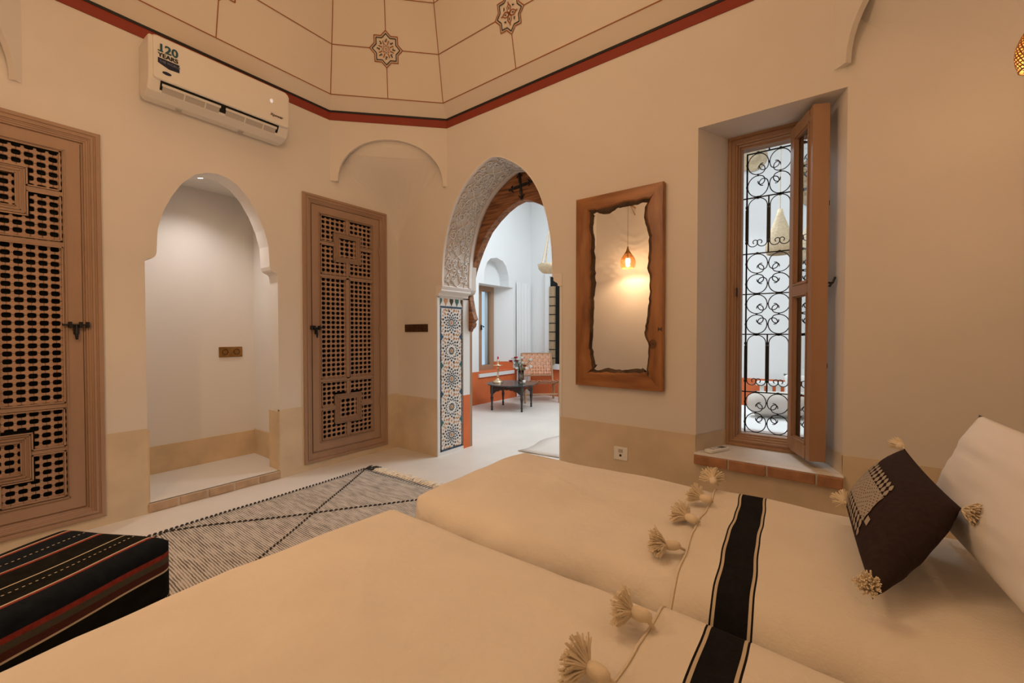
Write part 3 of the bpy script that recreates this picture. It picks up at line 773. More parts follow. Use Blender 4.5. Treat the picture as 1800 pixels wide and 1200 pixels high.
for z0, z1 in ((S0 + .075, 1.375), (1.43, S1 - .065)):
    mb = MB(); mb.add([fs(a_, b_, .024) for a_, b_ in ((ST - .004, z0 - .004), (SW - ST + .004, z0 - .004), (SW - ST + .004, z1 + .004), (ST - .004, z1 + .004))], [(0, 1, 2, 3)]); mb.build('pane', 'glass', sash, recalc=False)
for z, kind_ in ((1.84, 0), (1.42, 1), (.98, 0)):
    mb = MB(); c_ = fs(SW - .02, z, .082)
    if kind_ == 0: mb.tube([fs(SW - .02, z - .012, .082), fs(SW - .02, z + .012, .082)], .006, 8)
    else: mb.tube([fs(SW - .015, z, .072), fs(SW - .015, z, .105), fs(SW - .015, z + .03, .115)], .006, 6); mb.tube([fs(SW - .015, z - .02, .088), fs(SW - .015, z + .0, .10)], .006, 6)
    mb.build('window_handle' if kind_ else 'window_hinge', 'iron', sash)
# iron grille
YG = 3.115; NC = 3; PW = .122; xg0 = -.390; xg1 = xg0 + NC * PW
def gp(x, z): return (x, YG, z)
zb_ = [2.321, 2.035, 1.673, 1.410, 1.148, .771, .505]
mb = MB()
for z in zb_: mb.box(xg0 - .03 if z not in (zb_[0], zb_[-1]) else xg0 - .004, xg1, YG - .004, YG + .004, z - .0035, z + .0035)
mb.box(xg0 - .0045, xg0 + .0045, YG - .0045, YG + .0045, zb_[-1], zb_[0])
for k in range(NC):
    for a, b in ((1, 2), (4, 5)):
        x = xg0 + k * PW
        if k: mb.box(x - .004, x + .004, YG - .005, YG + .005, zb_[b], zb_[a])
        mb.box(x - .008, x + .008, YG - .003, YG + .003, zb_[b] + .085, zb_[a] - .075)
for x in (xg0 + PW, ):
    mb.box(x - .004, x + .004, YG - .004, YG + .004, zb_[0], zb_[0] + .03); mb.box(x - .004, x + .004, YG - .004, YG + .004, zb_[-1] - .035, zb_[-1])
grille = mb.build('iron_grille', 'iron', win)
def collar(x, z, r=.0075):
    mb = MB(); mb.box(x - r, x + r, YG - .008, YG + .008, z - r, z + r); mb.build('collar', 'iron', grille)
def scroll(pts, r=.0031):
    mb = MB(); mb.tube([gp(x, z) for x, z in pts], r, 5); mb.build('scroll', 'iron', grille)
def walk(x, z, h, segs, sx=1, sz=1):
    """integrate curvature: segs (radius, degrees); returns points"""
    out = [(x, z)]
    for R_, deg in segs:
        n = max(2, int(deg / 12)); st = math.radians(deg) / n
        for k in range(n):
            h2 = h + st / 2; ds = 2 * R_ * sin(st / 2); x += ds * cos(h2) * sx; z += ds * sin(h2) * sz; h += st; out.append((x, z))
    return out
for a, b in ((0, 1), (2, 3), (3, 4), (5, 6)):
    zt, zl = zb_[a], zb_[b]; zc = (zt + zl) / 2; hz = (zt - zl) / 2; rz = hz / 2 - .004; R_ = PW / 2 - .003
    for k in range(NC):
        sx = -1 if k % 2 == 0 else 1; cx = xg0 + (k + .5) * PW
        for sz in (-1, 1):
            cz = zc + sz * hz / 2; kz = rz / R_
            # outer corner of the circle points away from the rosette centre
            p1 = walk(sx * R_ * cos(PI / 4), sz * R_ * sin(PI / 4), math.atan2(1, -1), [(R_, 158), (R_ * .42, 140), (R_ * .27, 110), (R_ * .16, 30)], sx, sz)
            p2 = [(sx * (sz * 0 + q[1] * sx * 0) , 0) for q in []]
            q1 = [(sx * abs(x) * (1 if sx * x > 0 else -1) if False else x, z) for x, z in p1]
            # mirror across the diagonal for the other end
            q2 = [(sx * sz * z, sx * sz * x) for x, z in p1]
            pts = q2[::-1] + q1[1:]
            scroll([(cx + x, cz + z * kz) for x, z in pts])
            collar(cx, zc + sz * hz, .0065)
            if k == 0: collar(xg0, cz, .006)
            collar(xg0 + (k + 1) * PW, cz, .0055)
        collar(cx, zc, .0055)
for a, b in ((1, 2), (4, 5)):
    zt, zl = zb_[a], zb_[b]
    for k in range(NC):
        cx = xg0 + (k + .5) * PW; R_ = PW / 2 - .008; zs = zl + .072
        lt = walk(cx - R_, zs, -PI / 2, [(.027, 190), (.013, 190), (.008, 60)])
        rt_ = [(2 * cx - x, z) for x, z in lt]
        top = [(cx - R_ * cos(PI * k2 / 16), zt - R_ - .004 + R_ * sin(PI * k2 / 16)) for k2 in range(17)]
        scroll(lt[::-1] + top + rt_); collar(cx, zt - .002)
        for z in (zt - R_ - .006, zs): collar(xg0 + k * PW, z, .0075)

# ------------------------------------------------------------------ far room
RX0, RX1, RY1, RZ = -4.45, 2.35, 6.6, 4.0
mb = MB(); wy0, wy1, wz0, wz1 = 5.09, 6.03, .52, 1.98
Lf_ = lambda s, z: (RX0, s, z)
nich = [(-.34, 1.98), (-.34, 2.10), (-.32, 2.22), (-.26, 2.34), (-.17, 2.42), (0, 2.455), (.17, 2.42), (.26, 2.34), (.32, 2.22), (.34, 2.10), (.34, 1.98)]; nc = (wy0 + wy1) / 2
strip_wall(mb, Lf_, RZ, [('s', YO, wy0), ('o', [(wy0, wz0, 1.98), (nc - .34, wz0, 1.98)] + [(nc + a, wz0, z) for a, z in nich] + [(nc + .34, wz0, 1.98), (wy1, wz0, 1.98)]), ('s', wy1, RY1)])
# recess around the far window
for p, q2 in (((wy0, wz0), (wy0, wz1)), ((wy1, wz0), (wy1, wz1))): mb.add([(RX0, p[0], p[1]), (RX0, q2[0], q2[1]), (RX0 - .3, q2[0] - (-.15 if q2[0] < nc else .28), q2[1]), (RX0 - .3, p[0] - (-.15 if p[0] < nc else .28), p[1])], [(0, 1, 2, 3)])
mb.add([(RX0, wy0, wz1), (RX0, wy1, wz1), (RX0 - .3, wy1, wz1), (RX0 - .3, wy0, wz1)], [(0, 1, 2, 3)])
reveal(mb, [(nc + a, z) for a, z in nich], Lf_, lambda s, z: (RX0 - .2, s, z)); mb.add([(RX0 - .2, nc - .34, 1.98), (RX0 - .2, nc + .34, 1.98), (RX0 - .2, nc + .34, 2.5), (RX0 - .2, nc - .34, 2.5)], [(0, 1, 2, 3)])
strip_wall(mb, lambda s, z: (RX0 - .3, s, z), 2.1, [('s', wy0 - .1, 5.44), rect_open(5.44, 5.68, wz0 + .09, wz1 - .09), ('s', 5.68, wy1 + .1)])
mb.build('wall_far_left', 'r2wall', kind='structure', recalc=False)
mb = MB(); mb.box(RX0 - .3, RX1, RY1, RY1 + .1, 0, RZ); mb.build('wall_far', 'r2wall', kind='structure')
mb = MB(); mb.box(RX1, RX1 + .1, YO, RY1, 0, RZ); mb.build('wall_far_right', 'r2wall', kind='structure')
mb = MB(); mb.box(RX0 - .4, RX1 + .1, YO, RY1 + .1, RZ + .02, RZ + .1); mb.box(-4.6, 2.4, YB + .1, YO, 3.9, 4.1); mb.build('ceiling_far', 'r2wall', kind='structure')
mb = MB(); ow = .535
mb.box(RX0 - .01, RX0 + .006, YO, wy0, 0, ow); mb.box(RX0 - .01, RX0 + .006, wy0, wy1, 0, wz0 - .08); mb.box(RX0 - .01, RX0 + .006, wy1, RY1, 0, ow)
mb.add([(RX0 + .003, wy1 - .002, wz0), (RX0 - .29, wy1 - .275, wz0), (RX0 - .29, wy1 - .275, ow + .12), (RX0 + .003, wy1 - .002, ow + .12)], [(0, 1, 2, 3)])
mb.box(RX0 - .28, RX1, RY1 - .006, RY1 + .01, 0, ow); mb.box(-4.6, AX0 - .0, YO - .01, YO + .006, 0, ow); mb.box(AX1, 2.3, YO - .01, YO + .006, 0, .4)
mb.build('baseboard_far', 'orange', kind='structure')
mb = MB(); mb.box(RX0 - .3, RX0 + .03, wy0 - .02, wy1, wz0 - .08, wz0 - .02); mb.cur = 1; mb.box(RX0 - .3, RX0 + .025, wy0 - .0, wy1 - .003, wz0 - .02, wz0)
mb.build('trim_3', ['white', 'orange'], kind='structure')
win2 = empty('window_2', (RX0 - .27, nc - .1, wz0), kind='structure')
mb = MB(); f2 = lambda a, b, d: (RX0 - .27 + d, a, b)
frame_rings(mb, f2, (5.36, 5.76, wz0, wz1), [(0, -.02), (0, .04), (.07, .04), (.08, .02), (.09, .02), (.09, -.02), (0, -.02)]); mb.build('window_frame', 'winwood', win2)
mb = MB(); mb.add([(RX0 - .265, 5.44, wz0 + .08), (RX0 - .265, 5.68, wz0 + .08), (RX0 - .265, 5.68, wz1 - .08), (RX0 - .265, 5.44, wz1 - .08)], [(0, 1, 2, 3)]); mb.build('pane', 'glass', win2, recalc=False)
mb = MB(); mb.box(RX0 - .31, RX0 - .30, 5.60, 5.70, wz0 + .08, wz1 - .08); mb.build('curtain', 'curtain', win2)
mb = MB(); mb.tube([(RX0 - .21, 5.40, 1.22), (RX0 - .21, 5.40, 1.30), (RX0 - .19, 5.44, 1.27)], .014, 6); mb.build('window_handle', 'iron', win2)
# far wall grilled window
win3 = empty('window_3', (-3.3, RY1, .6), kind='structure')
mb = MB(); f3 = lambda a, b, d: (a, RY1 - d, b)
frame_rings(mb, f3, (-4.10, -2.7, .50, 2.30), [(0, -.02), (0, .05), (.09, .05), (.10, .03), (.10, -.02), (0, -.02)]); mb.build('window_surround', 'white', win3)
mb = MB(); mb.box(-4.0, -2.8, RY1 - .02, RY1 - .006, .6, 2.2); mb.build('dark_opening', 'dark', win3)
for k in range(5):
    mb = MB(); x = -3.99 + k * .24; z = 2.0 - .0 * k
    mb.box(x, x + .10, RY1 - .07, RY1 - .02, .60, 1.9 + .12 * ((k % 2) == 0)); mb.cur = 1
    for q2 in range(8): mb.box(x - .004, x + .104, RY1 - .075, RY1 - .018, .7 + q2 * .16, .715 + q2 * .16)
    mb.build('carved_shutter_board', ['strawdark', 'dark'], win3)
# far room curtain
mb = MB(); P = []
for k in range(61):
    t = k / 60; y = 6.10 + .46 * t; x = RX0 + .03 + .005 * sin(t * 30) + .004 * sin(t * 11)
    P.append([(x, y, .01), (x, y, 1.2), (RX0 + .02 + (x - RX0 - .02) * .4, y, 2.1)])
mb.grid(P); c_ = mb.build('curtain', 'curtain', smooth=True, recalc=False); tag(c_, 'long white curtain hanging in the corner of the far room', 'curtain')

# ------------------------------------------------------------------ air conditioner
ac = empty('air_conditioner', (XL, 1.12, 2.63), 'white split air conditioner on the wall under the red band, above the arched alcove', 'air conditioner')
AY0, AY1 = .715, 1.535
prof = [(0, 2.66), (.0, 2.955), (.12, 2.962), (.19, 2.955), (.205, 2.94), (.207, 2.80), (.203, 2.72), (.197, 2.690), (.165, 2.635), (.10, 2.612), (.03, 2.615)]
mb = MB()
def loft_ac(mb, prof, y0, y1, r=.012):
    cx = sum(p[0] for p in prof) / len(prof); cz = sum(p[1] for p in prof) / len(prof)
    P = []
    for y, k in ((y0, .93), (y0 + r * .4, .975), (y0 + r, 1), (y1 - r, 1), (y1 - r * .4, .975), (y1, .93)):
        P.append([(XL + cx + (p[0] - cx) * k if p[0] > 0 else XL, y, cz + (p[1] - cz) * k) for p in prof])
    mb.grid(P, closev=True)
    o = len(mb.v); n = len(prof); mb.add(P[0], [list(range(n))]); mb.add(P[-1], [list(range(n))[::-1]])
loft_ac(mb, prof, AY0, AY1); mb.build('housing', 'acwhite', ac)
mb = MB(); prof2 = [(.150, 2.958), (.196, 2.962), (.214, 2.946), (.217, 2.80), (.214, 2.700), (.206, 2.694), (.196, 2.70), (.150, 2.75)]
loft_ac(mb, prof2, AY0 + .022, AY1 - .012, .02); mb.build('front_panel', 'acwhite', ac)
# outlet slot and flap on the slanted underside
def slot(a, b, d):   # a along Y, b 0..1 down the slant from (.205,2.690) to (.160,2.632)
    p = Vector((.203, 2.695)).lerp(Vector((.158, 2.632)), b); nn = Vector((.058, -.045)).normalized(); p = p + nn * d
    return (XL + p.x, a, p.y)
mb = MB(); mb.prism([(AY0 + .058, .02), (AY1 - .075, .02), (AY1 - .075, .86), (AY0 + .058, .86)], slot, -.01, .0025); mb.build('outlet', 'dark', ac)
for a, b in ((AY0 + .066, AY0 + .375), (AY0 + .405, AY1 - .088)):
    mb = MB(); mb.prism([(a, .18), (b, .18), (b, .36), (a, .36)], slot, .002, .011); mb.cur = 1
    mb.prism([(a + .004, .38), (b - .004, .38), (b - .004, .84), (a + .004, .84)], slot, .001, .006); mb.cur = 0
    for k in (.36, .72): mb.prism([(a + (b - a) * k, .3), (a + (b - a) * k + .006, .3), (a + (b - a) * k + .006, .85), (a + (b - a) * k, .85)], slot, .004, .011)
    mb.build('flap', ['acwhite', 'acgrey'], ac)
for a in (.88, 1.24):
    mb = MB(); mb.box(XL + .06, XL + .075, a, a + .03, 2.604, 2.614); mb.build('clip', 'acgrey', ac)
def text(body, name, fn_mat, size, mt, parent, xs=1.0, font_ext=.0004):
    cu = bpy.data.curves.new(name, 'FONT'); cu.body = body; cu.size = size; cu.extrude = font_ext; cu.align_x = 'LEFT'; cu.space_character = 1.02; cu.offset = size * .022 if size > .025 else 0
    tmp = bpy.data.objects.new(name, cu); COL.objects.link(tmp)
    dg = bpy.context.evaluated_depsgraph_get(); me = bpy.data.meshes.new_from_object(tmp.evaluated_get(dg)); bpy.data.objects.remove(tmp); bpy.data.curves.remove(cu)
    me.transform(fn_mat @ Matrix.Diagonal((xs, 1, 1, 1))); me.materials.clear(); me.materials.append(M[mt])
    o = bpy.data.objects.new(name, me); COL.objects.link(o); o.parent = parent; o.matrix_parent_inverse = world_of(parent).inverted(); return o
def wallmat(x, y, z, slant=0): # text plane facing +X, reading along +Y
    return Matrix.Translation((x, y, z)) @ Matrix(((0, 0, 1, 0), (1, slant, 0, 0), (0, 1, 0, 0), (0, 0, 0, 1)))
FX = XL + .2185
def bold(body, name, y, z, size, mt, xs):
    for k in (0, .0016): o = text(body, name, wallmat(FX + k * .1, y + k, z), size, mt, ac, xs)
bold('120', 'printed_lettering', .757, 2.862, .066, 'teal', .98)
mb = MB(); mb.prism([(.757, 2.862), (.783, 2.862), (.783, 2.868), (.757, 2.868)], lambda a, b, d: (XL + d, a, b), .2165, .2190); mb.build('printed_lettering', 'teal', ac)
bold('YEARS', 'printed_lettering', .757, 2.829, .034, 'black', 1.0)
mb = MB(); mb.prism([(.757, 2.822), (.862, 2.822), (.862, 2.775), (.81, 2.772), (.757, 2.792)], lambda a, b, d: (XL + d, a, b), .2165, .2185); mb.build('sticker', 'navy', ac)
text('THE WORLD', 'printed_lettering', wallmat(FX + .001, .763, 2.797), .0195, 'letter', ac, .9)
mb = MB(); mb.prism([(.80 + .022 * cos(k * PI / 10), 2.742 + .009 * sin(k * PI / 10)) for k in range(20)], lambda a, b, d: (XL + d, a, b), .2150, .2185); mb.build('badge', 'navy', ac)
mb = MB(); mb.prism([(1.403 + .010 * cos(k * PI / 10), 2.848 + .014 * sin(k * PI / 10)) for k in range(20)], lambda a, b, d: (XL + d, a, b), .2165, .2185); mb.build('indicator_light', mat('indicator', (.9, .9, .95), .4, emit=(.9, .92, 1), estr=.35), ac)
text('Xpower', 'printed_lettering', wallmat(FX, 1.393, 2.745, .25), .026, 'brassdark', ac, 1.0)

# ------------------------------------------------------------------ recessed spot
sp = empty('recessed_spotlight', (-3.80, 1.12, AZ), 'small round recessed spotlight glowing in the ceiling of the arched alcove', 'spotlight')
mb = MB(); mb.lathe([(.034, -.004), (.045, -.006), (.048, 0), (.034, .0)], 24, Matrix.Translation((-3.80, 1.12, AZ))); mb.build('trim_ring', 'plastic', sp, smooth=True)
mb = MB(); mb.lathe([(.0001, -.003), (.034, -.003)], 24, Matrix.Translation((-3.80, 1.12, AZ))); mb.build('lens', 'lens', sp, recalc=False)

# ------------------------------------------------------------------ wall plates
so = empty('wall_socket', (XA, 1.437, .99), 'brass double socket plate on the back wall of the arched alcove', 'socket')
mb = MB(); mb.box(XA, XA + .010, 1.348, 1.526, .950, 1.038); mb.build('plate', 'brass', so, bevel=.003)
for k in (-1, 1):
    mb = MB(); T = Matrix.Translation((XA + .010, 1.437 + k * .044, .994)) @ Matrix.Rotation(PI / 2, 4, 'Y')
    mb.lathe([(.024, 0), (.024, .004), (.020, .004), (.018, -.004), (.0001, -.004)], 18, T); mb.build('outlet', 'brassdark', so, smooth=False)
sw = empty('switch_plate', (-3.152, YB, 1.2), 'dark bronze switch plate between the lattice door and the mosaic archway', 'switch')
mb = MB(); mb.box(-3.318, -2.986, YB - .010, YB, 1.170, 1.244); mb.build('plate', 'brassdark', sw, bevel=.003)
for k in range(5):
    mb = MB(); x = -3.285 + k * .064; mb.box(x, x + .040, YB - .016, YB - .009, 1.185, 1.229); mb.build('rocker', 'brassdark', sw, bevel=.004)
ps = empty('telephone_socket', (-1.068, YB, .34), 'white square socket plate low on the tan wall above the far bed', 'socket')
mb = MB(); mb.box(-1.118, -1.022, YB - .014, YB, .298, .386); mb.build('plate', 'plastic', ps, bevel=.003)
mb = MB(); mb.box(-1.085, -1.055, YB - .017, YB - .013, .350, .372); mb.build('window', 'acgrey', ps)
mb = MB(); mb.box(-1.077, -1.063, YB - .016, YB - .013, .323, .337); mb.build('jack', 'dark', ps)
# remote on the sill
rm = empty('remote_control', (-.525, 2.80, WZ0), 'white air conditioner remote lying on the left end of the window sill', 'remote control', rz=0)
Tm = Matrix.Translation((-.497, 2.775, WZ0 + .001)) @ Matrix.Rotation(math.radians(-25), 4, 'Z') @ Matrix.Diagonal((1.25, 1.45, 1, 1))
mb = MB(); mb.prism([(x, y) for x, y in [(-.060, -.012), (-.055, -.021), (.050, -.022), (.060, -.018), (.060, .018), (.050, .022), (-.055, .021), (-.060, .012)]], lambda a, b, d: Tm @ Vector((b, a, d)), 0, .018)
mb.build('body', 'plastic', rm, bevel=.004)
mb = MB(); mb.hexa(Tm, -.014, .014, .015, .050, .018, .0188); mb.build('display', 'screen', rm)
mb = MB(); mb.hexa(Tm, -.012, .012, -.035, -.025, .018, .0195)
for k in range(3):
    for j in range(2): mb.hexa(Tm, -.012 + k * .009, -.006 + k * .009, -.012 + j * .011, -.006 + j * .011, .018, .0192)
mb.build('button', 'acgrey', rm)

# ------------------------------------------------------------------ wall mirror with live-edge frame
mi = empty('wall_mirror', (-1.09, YB, .79), 'tall mirror in a live-edge wooden frame on the wall between archway and window', 'mirror')
mx0, mx1, mz0, mz1 = -1.396, -.786, .787, 2.100
def wob(t, seed, amp): return amp * (noise.noise(Vector((t * 4, seed, 0))) + .5 * noise.noise(Vector((t * 13, seed, 3))) + .28 * noise.noise(Vector((t * 40, seed, 7))))
def rail(p0, p1, inward, w_, seed, mt, wb, knot=None):
    """flat board from p0 to p1 (outer edge), inner live edge; bark strip inside"""
    N = 60; p0 = Vector(p0); p1 = Vector(p1); d = (p1 - p0); Lr = d.length; d.normalize(); inw = Vector(inward)
    A, B_, C_ = [], [], []
    for k in range(N + 1):
        t = k / N
        ww = w_ + wob(t * Lr, seed, .022)
        if knot:
            for kc, ka, ks in knot: ww += ka * math.exp(-((t - kc) / ks) ** 2)
        wi = ww + wb * (.5 + 1.5 * abs(noise.noise(Vector((t * 4, seed + 9, 2))))) + wob(t * Lr, seed + 5, .008)
        lo, hi = ww, Lr - ww
        mc = lambda x, off: min(max(t * Lr, off * .98), Lr - off * .98)
        A.append(p0 + d * (t * Lr)); B_.append(p0 + d * mc(0, ww) + inw * ww); C_.append(p0 + d * mc(0, wi) + inw * wi)
    to = lambda p, y: (p.x, YB - y, p.y)
    mb = MB(); P = []
    for a, b in zip(A, B_): P.append([to(a, .0), to(a, .040), to(a.lerp(b, .06), .044), to(a.lerp(b, .9), .043), to(b, .036), to(b, .012)])
    mb.grid(P); mb.add(P[0], [range(6)]); mb.add(P[-1], [range(6)][::-1]); mb.build('frame_board', mt, mi)
    mb = MB(); P = []
    for b, c_ in zip(B_, C_): P.append([to(b, .037), to(b.lerp(c_, .5), .030), to(c_, .016), to(c_, .010)])
    mb.grid(P); mb.build('bark_edge', 'bark', mi, recalc=True)
rail((mx0, mz0), (mx0, mz1), (1, 0), .112, 1.3, 'mirrorwood', .026)
rail((mx1, mz0), (mx1, mz1), (-1, 0), .082, 5.1, 'mirrorwood', .030, [(.28, .022, .05), (.86, .02, .05)])
rail((mx0, mz0), (mx1, mz0), (0, 1), .105, 8.7, 'mirrorwoodh', .020)
rail((mx0, mz1), (mx1, mz1), (0, -1), .090, 3.9, 'mirrorwoodh', .026)
mb = MB(); mb.box(mx0 + .03, mx1 - .03, YB - .012, YB - .003, mz0 + .03, mz1 - .03); mb.build('mirror_glass', 'glassmirror', mi)
mb = MB()
for i, r_ in enumerate((.022, .016, .010)):
    mb.tube([(mx1 - .062 + r_ * cos(k * PI / 8), YB - .044, 1.085 + 1.3 * r_ * sin(k * PI / 8)) for k in range(16)], .0016, 4, closed=True)
icos(mb, (mx1 - .062, YB - .042, 1.085), .007)
mb.build('wood_knot', 'bark', mi); mb = MB(); mb.prism([(mx1 - .030, 1.165), (mx1 - .018, 1.178), (mx1 - .006, 1.165), (mx1 - .006, 1.195), (mx1 - .018, 1.182), (mx1 - .030, 1.195)], lambda a, b, d: (a, YB - d, b), .043, .0455)
mb.build('bow_tie_inlay', 'bark', mi)

# ------------------------------------------------------------------ pendant lamps
def pendant(name, loc, R, H, ztop, label, bracket=None):
    x, y, z = loc   # z: bottom rim
    root = empty(name, loc, label, 'lamp', 'pierced brass pendant lamps')
    prof = [(R * .78, 0), (R * .93, H * .10), (R, H * .25), (R * .95, H * .40), (R * .75, H * .56), (R * .45, H * .72), (R * .22, H * .86), (R * .12, H)]
    mb = MB(); n = 30
    rows = 18
    def pr(t):
        tt = [(p[1] / H, p[0]) for p in prof]; return interp(tt, t)
    P = [[Vector((x + pr(i / rows) * cos(2 * PI * (j + .5 * (i % 2)) / n), y + pr(i / rows) * sin(2 * PI * (j + .5 * (i % 2)) / n), z + H * i / rows)) for j in range(n)] for i in range(rows + 1)]
    # pierced shell: keep strips between holes
    for i in range(rows):
        for j in range(n):
            a, b = P[i][j], P[i][(j + 1) % n]
            if i % 2 == 0: c_, d_ = P[i + 1][j], P[i + 1][j - 1]
            else: c_, d_ = P[i + 1][(j + 1) % n], P[i + 1][j]
            quad = [a, b, c_, d_] ; cen = (a + b + c_ + d_) / 4
            k = .60 if i < rows - 5 else .0
            if k == 0: mb.add(quad, [(0, 1, 2, 3)])
            else:
                inn = [cen + (v - cen) * k for v in quad]; mb.add(quad + inn, [(0, 1, 5, 4), (1, 2, 6, 5), (2, 3, 7, 6), (3, 0, 4, 7)])
    sh = mb.build('lamp_shade', 'brass', root, recalc=False)
    sh.modifiers.new('thick', 'SOLIDIFY').thickness = .0012
    mb = MB(); mb.tube([(x + R * .78 * cos(k * PI / 16), y + R * .78 * sin(k * PI / 16), z) for k in range(32)], .003, 6, closed=True)
    mb.tube([(x, y, z + H), (x, y, z + H + .03)], [R * .13, R * .05], 10); mb.build('rim', 'brass', root, kind='stuff')
    mb = MB(); icos(mb, (x, y, z + H * .34), R * .33, 8, 1.4); b_ = mb.build('bulb', 'bulb', root, smooth=True); b_.visible_shadow = True
    mb = MB(); mb.tube([(x, y, z + H * .34 + .024), (x, y, z + H)], .012, 8); mb.build('bulb_holder', 'brassdark', root)
    mb = MB(); mb.tube([(x, y, z + H + .02), (x, y, ztop)], .0022, 5); mb.build('cord', 'brassdark', root)
    if bracket:
        mb = MB(); mb.tube([bracket, (x, y, ztop)], .012, 8); mb.tube([Vector(bracket) + Vector((0, 0, -.10)), (x, y + (bracket[1] - y) * .3, ztop - .01)], .007, 6); mb.build('wall_bracket', 'chairwood', root)
    return root
pendant('pendant_lamp', (.58, 2.18, 2.045), .054, .20, 2.75, 'pierced brass pendant lamp hanging by the beds at the right edge', (.58, YB, 2.75))
pendant('pendant_lamp', (-2.13, -.20, 2.06), .105, .27, 2.95, 'pierced brass teardrop pendant lamp reflected in the wall mirror', (-2.13, YF, 2.95))

# ------------------------------------------------------------------ beds
def arcmap(t, half, r):   # t signed arc length from centre -> (pos, drop)
    s_ = math.copysign(1, t); t = abs(t); a = half - r
    if t <= a: return s_ * t, 0
    e = (t - a) / r
    if e < PI / 2: return s_ * (a + r * sin(e)), r * (1 - cos(e))
    return s_ * (a + r), r + (t - a - r * PI / 2)
CREASES = [(-.8, .5, -.35, -.2, .005), (-.75, -.7, -.5, .3, .004), (-.55, .75, .1, .55, .005), (-.2, -.6, .1, -.1, .004), (-.9, .1, -.6, .15, .005), (.3, -.4, .9, .1, .005), (.25, .5, .6, -.2, .004), (-.45, -.2, -.1, .35, -.004), (.5, .7, .95, .4, .005)]
def cloth(x0, x1, y0, y1, ztop, r, cuts_x, side_drop, foot_drop, head_drop, seed, amp, off=0, hemwave=None, ny=None, skew=0, R=.13):
    """draped cover; returns MB; cuts_x: list of (x, material index of strip that starts here)"""
    hy = (y1 - y0) / 2 + off; cy = (y0 + y1) / 2; cx = (x0 + x1) / 2; hx = (x1 - x0) / 2 + off
    ty = hy - r + r * PI / 2 + side_drop; ny = ny or 64
    vs_ = [-ty + 2 * ty * j / ny for j in range(ny + 1)]
    mb = MB(); rows = []
    for (u, mi_) in cuts_x:
        row = []
        for v in vs_:
            py, dy = arcmap(v, hy, r); uu = u - cx
            if hemwave: uu += hemwave(u, v)
            px, dx = arcmap(uu, hx, r) if uu < 0 or head_drop is None else (uu, 0)
            du = (abs(px) - (hx - R)) / R if px < 0 else -1; dv = (abs(py) - (hy - R)) / R
            if du > 0 and dv > 0:
                n_ = math.hypot(du, dv)
                if n_ > 1: px = -(hx - R + R * du / n_); py = math.copysign(hy - R + R * dv / n_, py)
            z = ztop + off - max(dx, 0) - max(dy, 0)
            if dx > 0 and dy > 0: z = ztop + off - math.hypot(dx, dy) if max(dx, dy) < r * 1.2 else ztop + off - max(dx, dy)
            w1 = noise.noise(Vector((px * 2.3, (py) * 2.3, seed))) * amp + noise.noise(Vector((px * 6, py * 6, seed + 4))) * amp * .4 - abs(noise.noise(Vector((px * 3.1 + py * 1.4, py * 4.5, seed + 8)))) * amp * .5
            for (ax_, ay_, bx_, by_, am) in CREASES:
                ex, ey = bx_ - ax_, by_ - ay_; el = math.hypot(ex, ey); qx, qy = px / hx - ax_, py / hy - ay_; tt = (qx * ex + qy * ey) / el / el
                if -.1 < tt < 1.1: w1 += am * math.exp(-((qx * ey - qy * ex) / el / .018) ** 2) * max(0, 1 - abs(tt - .5) * 1.8)
            side = min(1, max(dx, dy) / .1)
            z += w1 * (1 - side)
            fold = .012 * side * sin((u if abs(dy) > abs(dx) else v) * 17 + seed + 2 * noise.noise(Vector((u * 3, v * 3, seed))))
            if dy > dx: py += math.copysign(fold, py)
            else: px -= fold
            crown = .015 * (1 - (py / hy) ** 2) if abs(py) < hy else 0
            row.append((cx + px + skew * (py), cy + py, max(.012, z + crown)))
        rows.append(row)
    mb.grid(rows, rowmi=[c[1] for c in cuts_x])
    return mb, vs_
def bed(name, x0, x1, y0, y1, zt, label):
    root = empty(name, ((x0 + x1) / 2, (y0 + y1) / 2, 0), label, 'bed')
    mb = MB(); mb.box(x0 + .07, x1, y0 + .07, y1 - .07, .06, .30); mb.build('bed_base', 'chairwood', root, bevel=.01)
    mb = MB(); mb.box(x0 + .05, x1, y0 + .05, y1 - .05, .30, zt - .035); mb.build('mattress', 'sheet', root, bevel=.03)
    for px in (x0 + .12, x1 - .08):
        for py in (y0 + .12, y1 - .12):
            mb = MB(); mb.box(px - .025, px + .025, py - .025, py + .025, 0, .06); mb.build('leg', 'chairwood', root)
    return root
B1 = (-1.205, XR - .01, -.03, .925, .558); B2 = (-1.262, XR - .01, 1.005, 1.795, .540)
bed('bed', *B1, 'single bed in the foreground, nearest the camera, with a cream bedspread')
bed('bed', *B2, 'single bed along the window wall, with the dark cushion and white pillow')
def coverlet(B, seed, label, foot):
    x0, x1, y0, y1, zt = B; r = .075; cx = (x0 + x1) / 2; hx = (x1 - x0) / 2
    tf = hx - r + r * PI / 2 + foot; cuts = []; n = 170
    for i in range(n + 1): cuts.append((cx - tf + (tf + hx - .01) * i / n, 0))
    mb, _ = cloth(x0, x1, y0, y1, zt, r, cuts, .30, foot, None, seed, .014, off=.0, ny=120)
    o = mb.build('bedspread', 'coverlet', smooth=True, recalc=False); return tag(o, label, 'bedspread')
coverlet(B1, 2.2, 'plain cream bedspread over the foreground bed', .30)
coverlet(B2, 5.7, 'plain cream bedspread over the foot of the bed by the window wall', .30)

